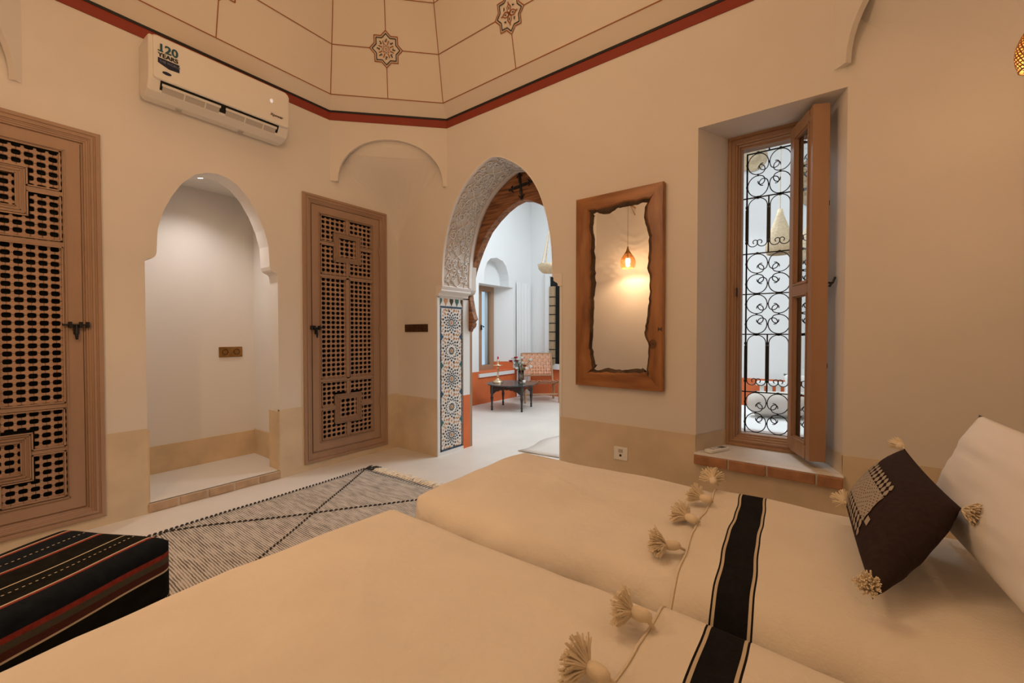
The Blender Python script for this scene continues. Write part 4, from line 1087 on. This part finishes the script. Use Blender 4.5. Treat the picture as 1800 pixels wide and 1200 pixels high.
def hem_fn(seed, slope, yc_):
    def f(u, v):
        fade = max(0, 1 - (u + .36) * 2.2) if u > -.36 else 1
        return slope * v + .0035 * sin(v * 14 + seed) * fade + .0015 * sin(v * 41 + seed * 2) * fade
    return f
def striped(B, seed, hem, s0, s1, slope, label):
    x0, x1, y0, y1, zt = B; r = .08; cuts = []
    def seg(a, b, n, mi_):
        for i in range(n): cuts.append((a + (b - a) * i / n, mi_))
    seg(hem, s0 - .014, 6, 0); seg(s0 - .014, s0 - .010, 1, 1); seg(s0 - .010, s0 - .004, 1, 2); seg(s0 - .004, s1 + .004, 6, 1); seg(s1 + .004, s1 + .010, 1, 2); seg(s1 + .010, s1 + .014, 1, 1); seg(s1 + .014, x1 - .01, 50, 0)
    cuts.append((x1 - .01, 0))
    mb, vv = cloth(x0, x1, y0, y1, zt, r, cuts, .22, 0, None, seed, .014, off=.012, hemwave=hem_fn(seed, slope, 0), ny=72)
    o = mb.build('striped_blanket', ['blanket', 'blackwool', 'bcr'], smooth=True, recalc=False)
    sol = o.modifiers.new('thick', 'SOLIDIFY'); sol.thickness = .005; sol.offset = -1
    # rolled hem seam
    nrow = len(vv); row = [Vector(p) + Vector((0.004, 0, .001)) for p in mb.v[:nrow]]
    h = MB(); h.tube(row, .0022, 6); h.build('hem', 'yarn', o, smooth=True)
    return tag(o, label, 'blanket')
bl1 = striped(B1, 2.2, -.262, -.158, -.108, -.01, 'cream wool blanket with a broad black stripe and tassels on the foreground bed')
bl2 = striped(B2, 5.7, -.298, -.200, -.142, -.05, 'cream tasselled blanket with a broad black stripe on the bed by the window wall')

# tassels
def ray_to(px, py, z):
    d = fw * 727.7 + rt * (px - 900) + up * (600 - py); t = (z - 1.15) / d.z; return Vector((0, 0, 1.15)) + d * t
def tassel(parent, hemp, head, skirt, R, seed):
    rnd = random.Random(seed); head = Vector(head); skirt = Vector(skirt); hemp = Vector(hemp)
    d = (skirt - head); Ls = d.length; d.normalize()
    mb = MB(); mb.tube([hemp, hemp.lerp(head, .5) + Vector((0, 0, .002)), head - d * .012], [.0035, .004, .006], 6); mb.build('tassel_cord', 'yarn', parent, smooth=True)
    root = None
    mb = MB(); T = Matrix.Translation(head) @ d.to_track_quat('Z', 'Y').to_matrix().to_4x4()
    mb.lathe([(.001, -.020), (.007, -.018), (.011, -.011), (.0135, 0), (.013, .010), (.010, .018), (.007, .021)], 14, T); root = mb.build('tassel', 'yarn', parent, smooth=True)
    mb = MB(); u = d.orthogonal().normalized(); v = d.cross(u); base = head + d * .018; zmin = head.z - .014
    for k in range(170):
        a = rnd.uniform(0, 2 * PI); s_ = math.sqrt(rnd.random()); sp_ = s_ * 1.15
        dirv = (d * cos(sp_) + (u * cos(a) + v * sin(a)) * sin(sp_)); L_ = R * rnd.uniform(.92, 1.16)
        p0 = base + (u * cos(a) + v * sin(a)) * s_ * .007; p1 = p0 + dirv * L_ * .55; p2 = p0 + dirv * L_ + Vector((rnd.uniform(-1, 1), rnd.uniform(-1, 1), rnd.uniform(-2, 0))) * .004
        for p in (p1, p2):
            if p.z < zmin: p.z = zmin + rnd.uniform(0, .004)
        mb.tube([p0, p1, p2], [.0017, .0021, .0018], 4)
    mb.build('tassel_skirt', 'yarn', root, kind='stuff', recalc=False)
z2 = .578
for k, (hp, hd, sk, R) in enumerate([((1262, 852), (1254, 845), (1248, 832), .040), ((1252, 880), (1241, 876), (1225, 872), .042), ((1234, 920), (1216, 911), (1196, 904), .042), ((1207, 968), (1183, 958), (1158, 958), .044)]):
    tassel(bl2, ray_to(*hp, .56), ray_to(*hd, .585 if k else .60), ray_to(*sk, z2 + (.025 if k == 0 else .004)), R, k)
for k, (hp, hd, sk, R) in enumerate([((1150, 1105), (1128, 1080), (1102, 1072), .040), ((1095, 1215), (1052, 1182), (1022, 1166), .042)]):
    tassel(bl1, ray_to(*hp, .582), ray_to(*hd, .602), ray_to(*sk, .602), R, 10 + k)

# ------------------------------------------------------------------ pillow and cushion
def puff(mb, c00, c10, c11, c01, T_, pinch=.06, n=26, wr=0, seed=0, ex=.55):
    """pillow surface between four corners (a to the right, b up)"""
    c00, c10, c11, c01 = map(Vector, (c00, c10, c11, c01)); Nn = ((c10 - c00) + (c11 - c01)).cross((c01 - c00) + (c11 - c10)).normalized()
    def S(a, b, side):
        e = (1 - abs(a) ** 2.6) * (1 - abs(b) ** 2.6); th = T_ * (max(e, 0) ** ex)
        a2 = a * (1 - pinch * (1 - b * b) * abs(a) ** 3); b2 = b * (1 - pinch * (1 - a * a) * abs(b) ** 3); u, v = (a2 + 1) / 2, (b2 + 1) / 2
        p = c00 * (1 - u) * (1 - v) + c10 * u * (1 - v) + c11 * u * v + c01 * (1 - u) * v
        wv = wr * noise.noise(Vector((a * 1.2, b * 3, seed + side))) * min(1, e * 3) + wr * .35 * noise.noise(Vector((a * 3, b * 8, seed + side))) * min(1, e * 3)
        return p + Nn * side * (th + wv)
    for side in (1, -1):
        mb.grid([[S(-1 + 2 * i / n, -1 + 2 * j / n, side) for j in range(n + 1)] for i in range(n + 1)])
    return S, Nn
pw = MB()
S, Nn = puff(pw, (.275, 1.77, .612), (.335, 1.04, .605), (.50, 1.05, .905), (.392, 1.85, .905), .068, .06, 34, .009, 4)
o = pw.build('pillow', 'sheet', smooth=True); tag(o, 'large white cotton pillow propped against the head wall behind the dark cushion', 'pillow')
CL_, CB_, CT_, CR_ = (.074, 1.670, .605), (.094, 1.120, .603), (.222, 1.800, .785), (.272, 1.400, .742)
cm = MB(); S, Nn = puff(cm, CL_, CB_, CR_, CT_, .062, .045, 30, .004, 9, .55)
cu_ = cm.build('cushion', 'cushion', smooth=True); tag(cu_, 'dark brown rectangular cushion with grey embroidery and cream corner tassels', 'cushion')
fside = 1 if Nn.dot(Vector((-1, -1, .6))) > 0 else -1
em = MB()
def sp2(a, b, h=.0025): return S(a, b, fside) + Nn * fside * h
def epoly(pts, h=.0025):
    em.add([sp2(a, b, h) for a, b in pts], [list(range(len(pts)))])
a_lo, a_hi, b_lo, b_hi = -.93, .36, -.52, .06
nleaf = 12; step = (a_hi - a_lo) / nleaf
for k in range(nleaf):
    c_ = a_lo + (k + .5) * step
    for sg in (-1, 1):
        b0 = b_hi if sg > 0 else b_lo
        for q2, (ln, off) in enumerate(((.17, -.01), (.15, .14))):
            y0 = b0 + sg * off; hw = step * .42
            epoly([(c_, y0), (c_ + hw, y0 + sg * ln * .4), (c_ + hw * .6, y0 + sg * ln * .8), (c_, y0 + sg * ln), (c_ - hw * .6, y0 + sg * ln * .8), (c_ - hw, y0 + sg * ln * .4)])
for k in range(24):
    a0 = a_lo + (a_hi - a_lo) * k / 24; a1 = a_lo + (a_hi - a_lo) * (k + 1) / 24
    for j in range(10): epoly([(a0, b_lo + (b_hi - b_lo) * j / 10), (a1, b_lo + (b_hi - b_lo) * j / 10), (a1, b_lo + (b_hi - b_lo) * (j + 1) / 10), (a0, b_lo + (b_hi - b_lo) * (j + 1) / 10)])
epoly([(a_hi + .03, b_lo + .02), (a_hi + .12, b_lo + .02), (a_hi + .12, b_lo + .15), (a_hi + .03, b_lo + .15)])
em.cur = 1
for k in range(36):
    for j in range(14):
        c_ = a_lo + (a_hi - a_lo) * (k + .5) / 36; d_ = b_lo + (b_hi - b_lo) * (j + .5) / 14
        if (k + (j if (k // 6) % 2 else -j)) % 3 == 0: 
            ww, hh = .0100, .0155; sl = .008 if (k // 6) % 2 else -.008
            epoly([(c_ - ww, d_ - hh * .5 - sl), (c_ + ww, d_ - hh * .5 + sl), (c_ + ww, d_ + hh * .5 + sl), (c_ - ww, d_ + hh * .5 - sl)], .0036)
em.build('embroidery', ['embroid', 'cushion'], cu_, recalc=False)
def pom(parent, p, d, seed, ln=.055, spread=.75, n=120):
    rnd = random.Random(seed); d = Vector(d).normalized(); u = d.orthogonal().normalized(); v = d.cross(u); mb = MB()
    for k in range(n):
        a = rnd.uniform(0, 2 * PI); s_ = math.sqrt(rnd.random()) * spread; q2 = d * cos(s_) + (u * cos(a) + v * sin(a)) * sin(s_)
        L_ = ln * rnd.uniform(.8, 1.1); mb.tube([p, p + q2 * L_ * .5, p + q2 * L_ + (u * rnd.uniform(-1, 1) + v * rnd.uniform(-1, 1)) * .003], [.0018, .0023, .0016], 4)
    icos(mb, p + d * ln * .35, ln * .30, 6); mb.build('corner_tassel', 'yarn', parent, recalc=False)
pom(cu_, S(1, 1, 1) + Vector((0, .008, -.006)), (.55, -.55, .05), 1, .042)
pom(cu_, S(1, -1, 1) + Vector((0, 0.01, .020)), (-.25, -.55, .45), 2, .036)
pom(cu_, S(-1, 1, 1), (-.45, .7, .20), 3, .042, .5)
pom(cu_, S(-1, -1, 1) + Vector((0, 0, .012)), (-.35, .9, .05), 4, .045)

# ------------------------------------------------------------------ bench
ben = empty('bench', (-1.80, -.02, 0), 'low bench under a black cloth striped red and cream, at the bed foot', 'bench')
BR = Vector((-1.79, .455, 0)); bu = Vector((.44, -.90, 0)).normalized(); bw = Vector((-.885, -.465, 0)).normalized()
def bp(l, w_, z): p = BR + bu * l + bw * w_; return Vector((p.x, p.y, z))
BW, BL, BH, br = .47, .90, .450, .045
# cross-section parameter q: side (negative) -> round -> top -> round -> side
def cs(q):
    half = BW / 2; t = q - half
    pos, drop = arcmap(t, half, br); return half + pos, BH - drop
stripes = [(-.47, 'bblk'), (-.180, 'dash'), (-.174, 'bblk'), (-.088, 'bcr'), (-.082, 'bmar'), (-.060, 'bolv'), (-.040, 'brt'), (-.024, 'bnav'), (.062, 'brt'), (.072, 'bcr'), (.078, 'bblk'),
           (.128, 'dash'), (.133, 'bblk'), (.172, 'bcr'), (.177, 'bblk'), (.268, 'brt'), (.280, 'bcr'), (.284, 'bnav'), (.332, 'dash'), (.337, 'bnav'), (.398, 'brt'), (.408, 'bcr'), (.413, 'bblk'),
           (.455, 'dash'), (.460, 'bblk'), (.540, 'brt'), (.555, 'bolv'), (.57, 'bcr'), (.576, 'bblk'), (.97, None)]
mats_b = ['bblk', 'bcr', 'bmar', 'bolv', 'brt', 'bnav']
mb = MB(); nl = 120
def bench_pt(l, q, h=0):
    w_, z = cs(q + .004 * noise.noise(Vector((l * 5, q * 3, 1))))
    # round the far end and corners
    e = 0; le = l
    tl, dl_ = arcmap(l - BL / 2 - .0, BL / 2, br)
    le = BL / 2 + tl; zz = z - dl_
    if dl_ > 0 and z < BH - .001: zz = BH - math.hypot(dl_, BH - z) if max(dl_, BH - z) < br else min(z, BH - dl_)
    du = (abs(tl) - (BL / 2 - .06)) / .06; dv = (abs(w_ - BW / 2) - (BW / 2 - .06)) / .06
    if du > 0 and dv > 0:
        n_ = math.hypot(du, dv)
        if n_ > 1: le = BL / 2 + math.copysign(BL / 2 - .06 + .06 * du / n_, tl); w_ = BW / 2 + math.copysign(BW / 2 - .06 + .06 * dv / n_, w_ - BW / 2)
    zz += .006 * noise.noise(Vector((le * 4, w_ * 4, 3)))
    return bp(le, w_, max(.032, zz + h))
l0, l1 = -.38, BL + .38
rows, rmi = [], []
for (qa, m0), (qb, _) in zip(stripes, stripes[1:]):
    ns = max(1, int((qb - qa) / .02))
    for k in range(ns):
        rows.append([bench_pt(l0 + (l1 - l0) * i / nl, qa + (qb - qa) * k / ns) for i in range(nl + 1)]); rmi.append(mats_b.index(m0) if m0 != 'dash' else 0)
rows.append([bench_pt(l0 + (l1 - l0) * i / nl, stripes[-1][0]) for i in range(nl + 1)])
mb.grid(rows, rowmi=rmi)
mb.build('cloth_cover', mats_b, ben, smooth=True, recalc=False)
db = MB()
for (qa, m0) in stripes:
    if m0 == 'dash':
        k = l0
        while k < l1:
            P_ = [[bench_pt(k, qa, .0015), bench_pt(k + .006, qa, .0015)], [bench_pt(k, qa + .004, .0015), bench_pt(k + .006, qa + .004, .0015)]]
            db.grid(P_); k += .014
db.build('stitched_dots', 'bcr', ben, recalc=False, kind='stuff')
mb = MB()
T_ = lambda a, b, d: bp(a, b, d)
mb.prism([(.04, .04), (BL - .04, .04), (BL - .04, BW - .04), (.04, BW - .04)], lambda a, b, d: bp(a, b, d), .03, BH - .05); mb.build('bench_frame', 'chairwood', ben)

# ------------------------------------------------------------------ rug
RX = (-3.03, -1.55); RY = (-.35, 2.06)
def rugz(x, y): return .008 + .004 * noise.noise(Vector((x * 3, y * 3, 2)))
def rugpt(u, v):   # v along length 0..1
    y = RY[0] + (RY[1] - RY[0]) * v; x = RX[0] + (RX[1] - RX[0]) * u; y2 = y + .09 * u * v; x2 = x - .06 * max(0, v - .8) / .2 * (1 - u) + .015 * sin(v * 7)
    return Vector((x2, y2, rugz(x2, y2)))
mb = MB(); nu, nv = 40, 60
top = [[rugpt(i / nu, j / nv) for j in range(nv + 1)] for i in range(nu + 1)]
mb.grid(top)
rug = mb.build('rug', 'rug', smooth=True, recalc=False, loc=(-2.29, .86, 0)); so_ = rug.modifiers.new('thick', 'SOLIDIFY'); so_.thickness = .007; so_.offset = -1
tag(rug, 'grey-beige woven rug with dark diamond lines and a fringed end on the floor', 'rug')
dk = MB()
def rope(pts, r=.0065, gap=.5, st=.030):
    pts = [Vector(p) for p in pts]
    for a, b in zip(pts, pts[1:]):
        L_ = (b - a).length; n = max(1, int(L_ / st)); d = (b - a).normalized(); nn = Vector((-d.y, d.x, 0))
        for k in range(n):
            p = a + (b - a) * (k + .1) / n; q2 = a + (b - a) * (k + .1 + gap + .2) / n
            p = Vector((p.x, p.y, rugz(p.x, p.y) + .003)) - nn * r * .7; q2 = Vector((q2.x, q2.y, rugz(q2.x, q2.y) + .003)) + nn * r * .7
            dk.tube([p, (p + q2) / 2 + Vector((0, 0, .002)), q2], [r * .5, r, r * .5], 5)
def V2(x, y): return Vector((x, y, 0))
c1 = V2(-2.574, 1.346)
rope([V2(-3.06, 2.05), c1, V2(-2.13, .70), V2(-1.6, -.1)]); rope([V2(-3.02, .70), V2(-2.93, .86), c1, V2(-2.10, 2.04)])
rope([V2(-3.02, .72), V2(-2.45, -.2)]); rope([V2(-2.10, 2.04), V2(-1.6, 1.3), V2(-2.13, .70), V2(-2.6, -.1)])
rope([rugpt(.0, k / 12) for k in range(13)], .007, .5, .025); rope([rugpt(1, k / 12) for k in range(13)], .007, .5, .025)
dk.build('dark_line', 'rugdark', rug, recalc=False, kind='stuff')
fr = MB(); fd = MB()
for k in range(260):
    u = k / 259; p = rugpt(u, 1); a = random.uniform(-.5, .5); L_ = random.uniform(.06, .11)
    q2 = p + Vector((sin(a) * L_, cos(a) * L_, random.uniform(.0, .006))); md = p.lerp(q2, .5) + Vector((random.uniform(-.008, .008), 0, .008))
    (fd if u < .06 else fr).tube([p, md, q2], [.003, .0035, .002], 4)
    if k % 5 == 0: fd.tube([p + Vector((-.003, -.034, .003)), p + Vector((.003, .014, .004))], .0020, 4)
fr.build('fringe', 'yarn', rug, recalc=False, kind='stuff'); fd.build('dark_fringe', 'rugdark', rug, recalc=False, kind='stuff')

# ------------------------------------------------------------------ far room furniture
tx, ty_, th_ = -3.80, 5.12, .395
tb = empty('coffee_table', (tx, ty_, 0), 'low round black table with turned legs in the far room', 'table')
mb = MB(); mb.lathe([(.0001, th_ - .022), (.37, th_ - .022), (.395, th_ - .014), (.402, th_ - .004), (.395, th_), (.0001, th_)], 12, Matrix.Translation((tx, ty_, 0))); mb.build('table_top', 'tablewood', tb)
ang0 = math.radians(-28)
lp = []
for k in range(4):
    a = ang0 + k * PI / 2; x, y = tx + .335 * cos(a), ty_ + .335 * sin(a); lp.append((x, y))
    mb = MB(); mb.lathe([(.012, 0), (.018, .01), (.013, .03), (.018, .05), (.012, .07), (.016, .12), (.024, .20), (.015, .215), (.024, .225), (.015, .24), (.026, .25), (.026, th_ - .02)], 10, Matrix.Translation((x, y, 0))); mb.build('leg', 'tablewood', tb, smooth=True)
for k in range(4):
    a, b = Vector(lp[k]), Vector(lp[(k + 1) % 4]); d = b - a; L_ = d.length; d.normalize(); nn = Vector((-d.y, d.x))
    pts = [(0, th_ - .02), (0, .235)]; N = 14
    for i in range(N + 1):
        t = i / N; arch = .235 + .085 * sin(PI * min(1, max(0, t))) ** .6; pts.append((L_ * (.02 + .96 * t), arch - (.010 if i % 2 else 0)))
    pts += [(L_, .235), (L_, th_ - .02)]
    mb = MB()
    for (p0, z0), (p1, z1) in zip(pts[1:], pts[2:]):
        if p1 - p0 < 1e-5: continue
        f_ = lambda s_, z, t: (*(a + d * s_ + nn * t), z)
        mb.prism([(p0, z0), (p1, z1), (p1, th_ - .02), (p0, th_ - .02)], f_, -.008, .008)
    mb.build('apron', 'tablewood', tb)
# vase with flowers
vx, vy = -3.70, 5.22; va = empty('vase', (vx, vy, th_), 'clear glass vase of red and white roses on the black table', 'vase')
mb = MB(); mb.lathe([(.0001, .002), (.045, .002), (.042, .02), (.040, .10), (.046, .19), (.043, .19), (.037, .10), (.038, .02), (.0001, .012)], 18, Matrix.Translation((vx, vy, th_))); mb.build('glass_vessel', 'glass', va, smooth=True)
rnd = random.Random(5); stm = MB(); lv = MB()
for k in range(15):
    a = rnd.uniform(0, 2 * PI); r_ = rnd.uniform(.05, .20); h = rnd.uniform(.26, .44) - r_ * .4
    top_ = Vector((vx + r_ * cos(a), vy + r_ * sin(a), th_ + h)); stm.tube([(vx - .02 * cos(a), vy - .02 * sin(a), th_ + .02), (vx + .02 * cos(a), vy + .02 * sin(a), th_ + .19), top_], .003, 4)
    for j in range(7):
        t = rnd.uniform(.35, .95); p = Vector((vx, vy, th_ + .18)).lerp(top_, t); an = rnd.uniform(0, 2 * PI); d = Vector((cos(an), sin(an), rnd.uniform(-.3, .5))).normalized(); sd_ = d.cross(Vector((0, 0, 1))).normalized(); l_ = rnd.uniform(.04, .075)
        lv.add([p, p + d * l_ * .5 + sd_ * l_ * .25, p + d * l_, p + d * l_ * .5 - sd_ * l_ * .25], [(0, 1, 2, 3)])
    mt = 'petalr' if k % 5 in (0, 3) and k < 12 else 'petalw'
    fl = MB()
    for j in range(9):
        an = j * 2.4; q2 = .012 + .0022 * j; d = Vector((cos(an), sin(an), 0)); sd_ = Vector((-sin(an), cos(an), 0)); c_ = top_ + d * q2 * .7
        fl.add([c_ - sd_ * .014 - Vector((0, 0, .012)), c_ + sd_ * .014 - Vector((0, 0, .012)), c_ + sd_ * .016 + d * .006 + Vector((0, 0, .014)), c_ - sd_ * .016 + d * .006 + Vector((0, 0, .014))], [(0, 1, 2, 3)])
    icos(fl, top_, .018, 5, .9); fl.build('rose', mt, va, recalc=False)
stm.build('stems', 'leaf', va); lv.build('foliage', 'leaf', va, kind='stuff', recalc=False)
# candlestick
kx, ky = -4.02, 5.05; ca = empty('candlestick', (kx, ky, th_), 'tall brass candlestick with a wide foot on the black table', 'candlestick')
mb = MB(); mb.lathe([(.0001, 0), (.085, 0), (.085, .008), (.05, .035), (.02, .06), (.015, .075), (.024, .085), (.013, .10), (.013, .21), (.022, .22), (.013, .235), (.016, .255), (.075, .262), (.075, .270), (.016, .278), (.014, .30), (.022, .32), (.018, .355), (.010, .36), (.0001, .36)], 20, Matrix.Translation((kx, ky, th_))); mb.build('stick', 'gold', ca, smooth=True)
mb = MB(); mb.lathe([(.0001, .36), (.012, .36), (.011, .40), (.0001, .405)], 10, Matrix.Translation((kx, ky, th_))); mb.build('candle', 'petalr', ca)
cup = empty('tea_glass', (-3.60, 5.16, th_), 'small pale cup beside the vase on the black table', 'cup')
mb = MB(); mb.lathe([(.0001, 0), (.018, 0), (.024, .05), (.021, .05), (.016, .006), (.0001, .006)], 14, Matrix.Translation((-3.60, 5.16, th_))); mb.build('cup_body', 'petalw', cup, smooth=True)

# woven leather chair
ch = empty('woven_chair', (-3.62, 6.0, 0), 'low lounge chair of woven tan leather straps behind the black table', 'chair')
cf0 = Vector((-3.90, 5.62)); cf1 = Vector((-3.48, 6.02)); cw = (cf1 - cf0); CWd = cw.length; cw.normalize(); cbk = Vector((-cw.y, cw.x))
if cbk.y < 0: cbk = -cbk
def cp(a, b, z): p = cf0 + cw * a + cbk * b; return Vector((p.x, p.y, z))   # a across, b backwards
for a in (0, CWd):
    mb = MB(); mb.tube([cp(a, 0, 0), cp(a, .02, .34)], [.018, .022], 8); mb.build('leg', 'chairwood', ch); mb = MB(); mb.tube([cp(a, .46, 0), cp(a, .40, .30)], [.018, .022], 8); mb.build('leg', 'chairwood', ch)
    mb = MB(); mb.tube([cp(a, -.02, .36), cp(a, .25, .31), cp(a, .50, .24)], .018, 8); mb.build('seat_rail', 'chairwood', ch)
    mb = MB(); aa = a * .92 + CWd * .04; mb.tube([cp(aa, .36, .20), cp(aa, .47, .50), cp(aa, .58, .80)], .017, 8); mb.build('back_post', 'chairwood', ch)
mb = MB(); mb.tube([cp(0, .03, .14), cp(CWd, .03, .14)], .016, 8); mb.build('stretcher', 'chairwood', ch)
mb = MB(); mb.tube([cp(CWd * .04, .45, .42), cp(CWd * .96, .45, .42)], .015, 8); mb.build('back_rail', 'chairwood', ch); mb = MB(); mb.tube([cp(CWd * .04, .58, .80), cp(CWd * .96, .58, .80)], .015, 8); mb.build('back_rail', 'chairwood', ch)
def weave(fn, na, nb_, name):
    for i in range(na):
        mb = MB(); P_ = []
        for j in range(nb_ * 2 + 1):
            t = j / (nb_ * 2); h = .006 * (1 if ((j // 2 + i) % 2) else -1); P_.append([fn((i + .12) / na, t, h), fn((i + .82) / na, t, h)])
        mb.grid(P_); o = mb.build(name, 'leather', ch, recalc=False); o.modifiers.new('t', 'SOLIDIFY').thickness = .003
    for j in range(nb_):
        mb = MB(); P_ = []
        for i in range(na * 2 + 1):
            t = i / (na * 2); h = -.006 * (1 if ((i // 2 + j) % 2) else -1); P_.append([fn(t, (j + .12) / nb_, h), fn(t, (j + .82) / nb_, h)])
        mb.grid(P_); o = mb.build(name, 'leather', ch, recalc=False); o.modifiers.new('t', 'SOLIDIFY').thickness = .003
weave(lambda a, b, h: cp(CWd * (.04 + .92 * a), .47 + .11 * b + h, .44 + .37 * b), 11, 7, 'back_strap')
weave(lambda a, b, h: cp(CWd * (.03 + .94 * a), .0 + .46 * b, .375 - .10 * b + h - .02 * sin(PI * b)), 10, 8, 'seat_strap')

# straw pendant lamps and hats in the far room
def straw_lamp(x, y, z, R, H, zt, label, mt='straw'):
    r = empty('straw_lamp', (x, y, z), label, 'lamp', 'woven straw pendant lamps of the far room')
    mb = MB(); mb.lathe([(R * .86, 0), (R, H * .12), (R * .93, H * .28), (R * .55, H * .60), (R * .22, H * .85), (.012, H)], 22, Matrix.Translation((x, y, z))); o = mb.build('lamp_shade', mt, r, smooth=True, recalc=False); o.modifiers.new('t', 'SOLIDIFY').thickness = .008
    mb = MB(); mb.tube([(x, y, z + H - .01), (x, y, zt)], .004, 5); mb.build('cord', 'straw', r)
straw_lamp(-.318, 4.8, 1.93, .115, .43, 4.0, 'teardrop straw pendant lamp seen through the grille of the window')
straw_lamp(-.060, 4.55, 1.80, .12, .40, 4.0, 'teardrop straw pendant lamp seen through the glass of the open sash')
def basket_lamp(x, y, z, label):
    r = empty('hanging_basket', (x, y, z), label, 'basket')
    mb = MB(); mb.lathe([(.001, 0), (.10, .01), (.15, .06), (.165, .12), (.155, .12), (.14, .065), (.09, .02), (.001, .01)], 20, Matrix.Translation((x, y, z))); mb.build('bowl', 'straw', r, smooth=True)
    for k in range(3):
        a = k * 2.1 + .4; mb = MB(); mb.tube([(x + .16 * cos(a), y + .16 * sin(a), z + .12), (x, y, z + .62)], [.010, .004], 5); mb.build('hanging_strap', 'straw', r)
    mb = MB(); mb.tube([(x, y, z + .60), (x, y, 4.0)], .003, 5); mb.build('cord', 'straw', r)
basket_lamp(-2.93, 4.8, 1.965, 'straw bowl hung by long straps, seen at the right side of the archway')
def hat(name, c, R, label, tilt, mt):
    r = empty(name, c, label, 'hat')
    T = Matrix.Translation(c) @ Matrix.Rotation(PI / 2, 4, 'X') @ Matrix.Rotation(tilt, 4, 'Y')
    mb = MB(); mb.lathe([(R, 0), (R * .98, .012), (R * .60, .02), (R * .45, .03), (R * .40, .10), (R * .30, .13), (.001, .135)], 24, T); o = mb.build('brim_and_crown', mt, r, smooth=True, recalc=False); o.modifiers.new('t', 'SOLIDIFY').thickness = .006
hat('straw_hat', (-.76, 6.585, 3.56), .17, 'pale straw hat high on the far wall, behind the top of the grille', .1, 'straw')
hat('straw_hat', (.03, 6.585, 3.10), .34, 'large brown woven disc on the far wall behind the open sash', .0, 'strawdark')
# daybed
db_ = empty('daybed', (-.1, 5.0, 0), 'low white daybed seen through the lower part of the window grille', 'sofa')
mb = MB(); mb.box(-.85, 1.6, 3.75, 5.0, .0, .28); mb.build('base', 'white', db_, bevel=.02)
mb = MB(); mb.box(-.83, 1.58, 3.77, 4.98, .28, .40); mb.build('mattress', 'sofa', db_, bevel=.03)
mb = MB(); mb.tube([(-.52, 4.35, .52), (-.46, 4.35, .52), (.0, 4.5, .522), (.50, 4.62, .52), (.56, 4.64, .52)], [.06, .11, .115, .11, .06], 16); o = mb.build('bolster', 'bolster', smooth=True); tag(o, 'beige bolster cushion lying on the white daybed beyond the grille', 'cushion')
mb = MB(); puff(mb, (-.28, 4.76, .43), (.24, 4.81, .43), (.24, 4.92, .76), (-.28, 4.87, .76), .07, .08, 14); o = mb.build('pillow', 'sofa', smooth=True); tag(o, 'white pillow behind the beige bolster on the daybed', 'pillow')
rr_ = empty('white_radiator_bench', (-.3, 6.3, 0), 'white slatted bench by the orange wall beyond the daybed', 'bench'); rr_.name = 'slatted_bench'
for k in range(12):
    mb = MB(); x = -.62 + k * .09; mb.box(x, x + .05, 6.28, 6.31, .0, .50); mb.build('slat', 'white', rr_)
mb = MB(); mb.box(-.66, .48, 6.26, 6.50, .48, .52); mb.build('top_board', 'white', rr_)
# thin floor mat in front of the archway
mb = MB(); P_ = [[(-2.36 + 1.0 * i / 8 + .03 * sin(j), 3.28 + .85 * j / 8 + .1 * i / 8, .010 + .004 * noise.noise(Vector((i * .7, j * .7, 0)))) for j in range(9)] for i in range(9)]
mb.grid(P_); o = mb.build('floor_mat', 'bolster', smooth=True, recalc=False); sm = o.modifiers.new('t', 'SOLIDIFY'); sm.thickness = .006; sm.offset = -1; tag(o, 'thin off-white mat on the floor just beyond the archway', 'mat')

for o in list(scene.objects):   # clear stray kinds
    if o.type == 'EMPTY' and o.get('category') is None and o.get('kind') is None: o['kind'] = 'structure'
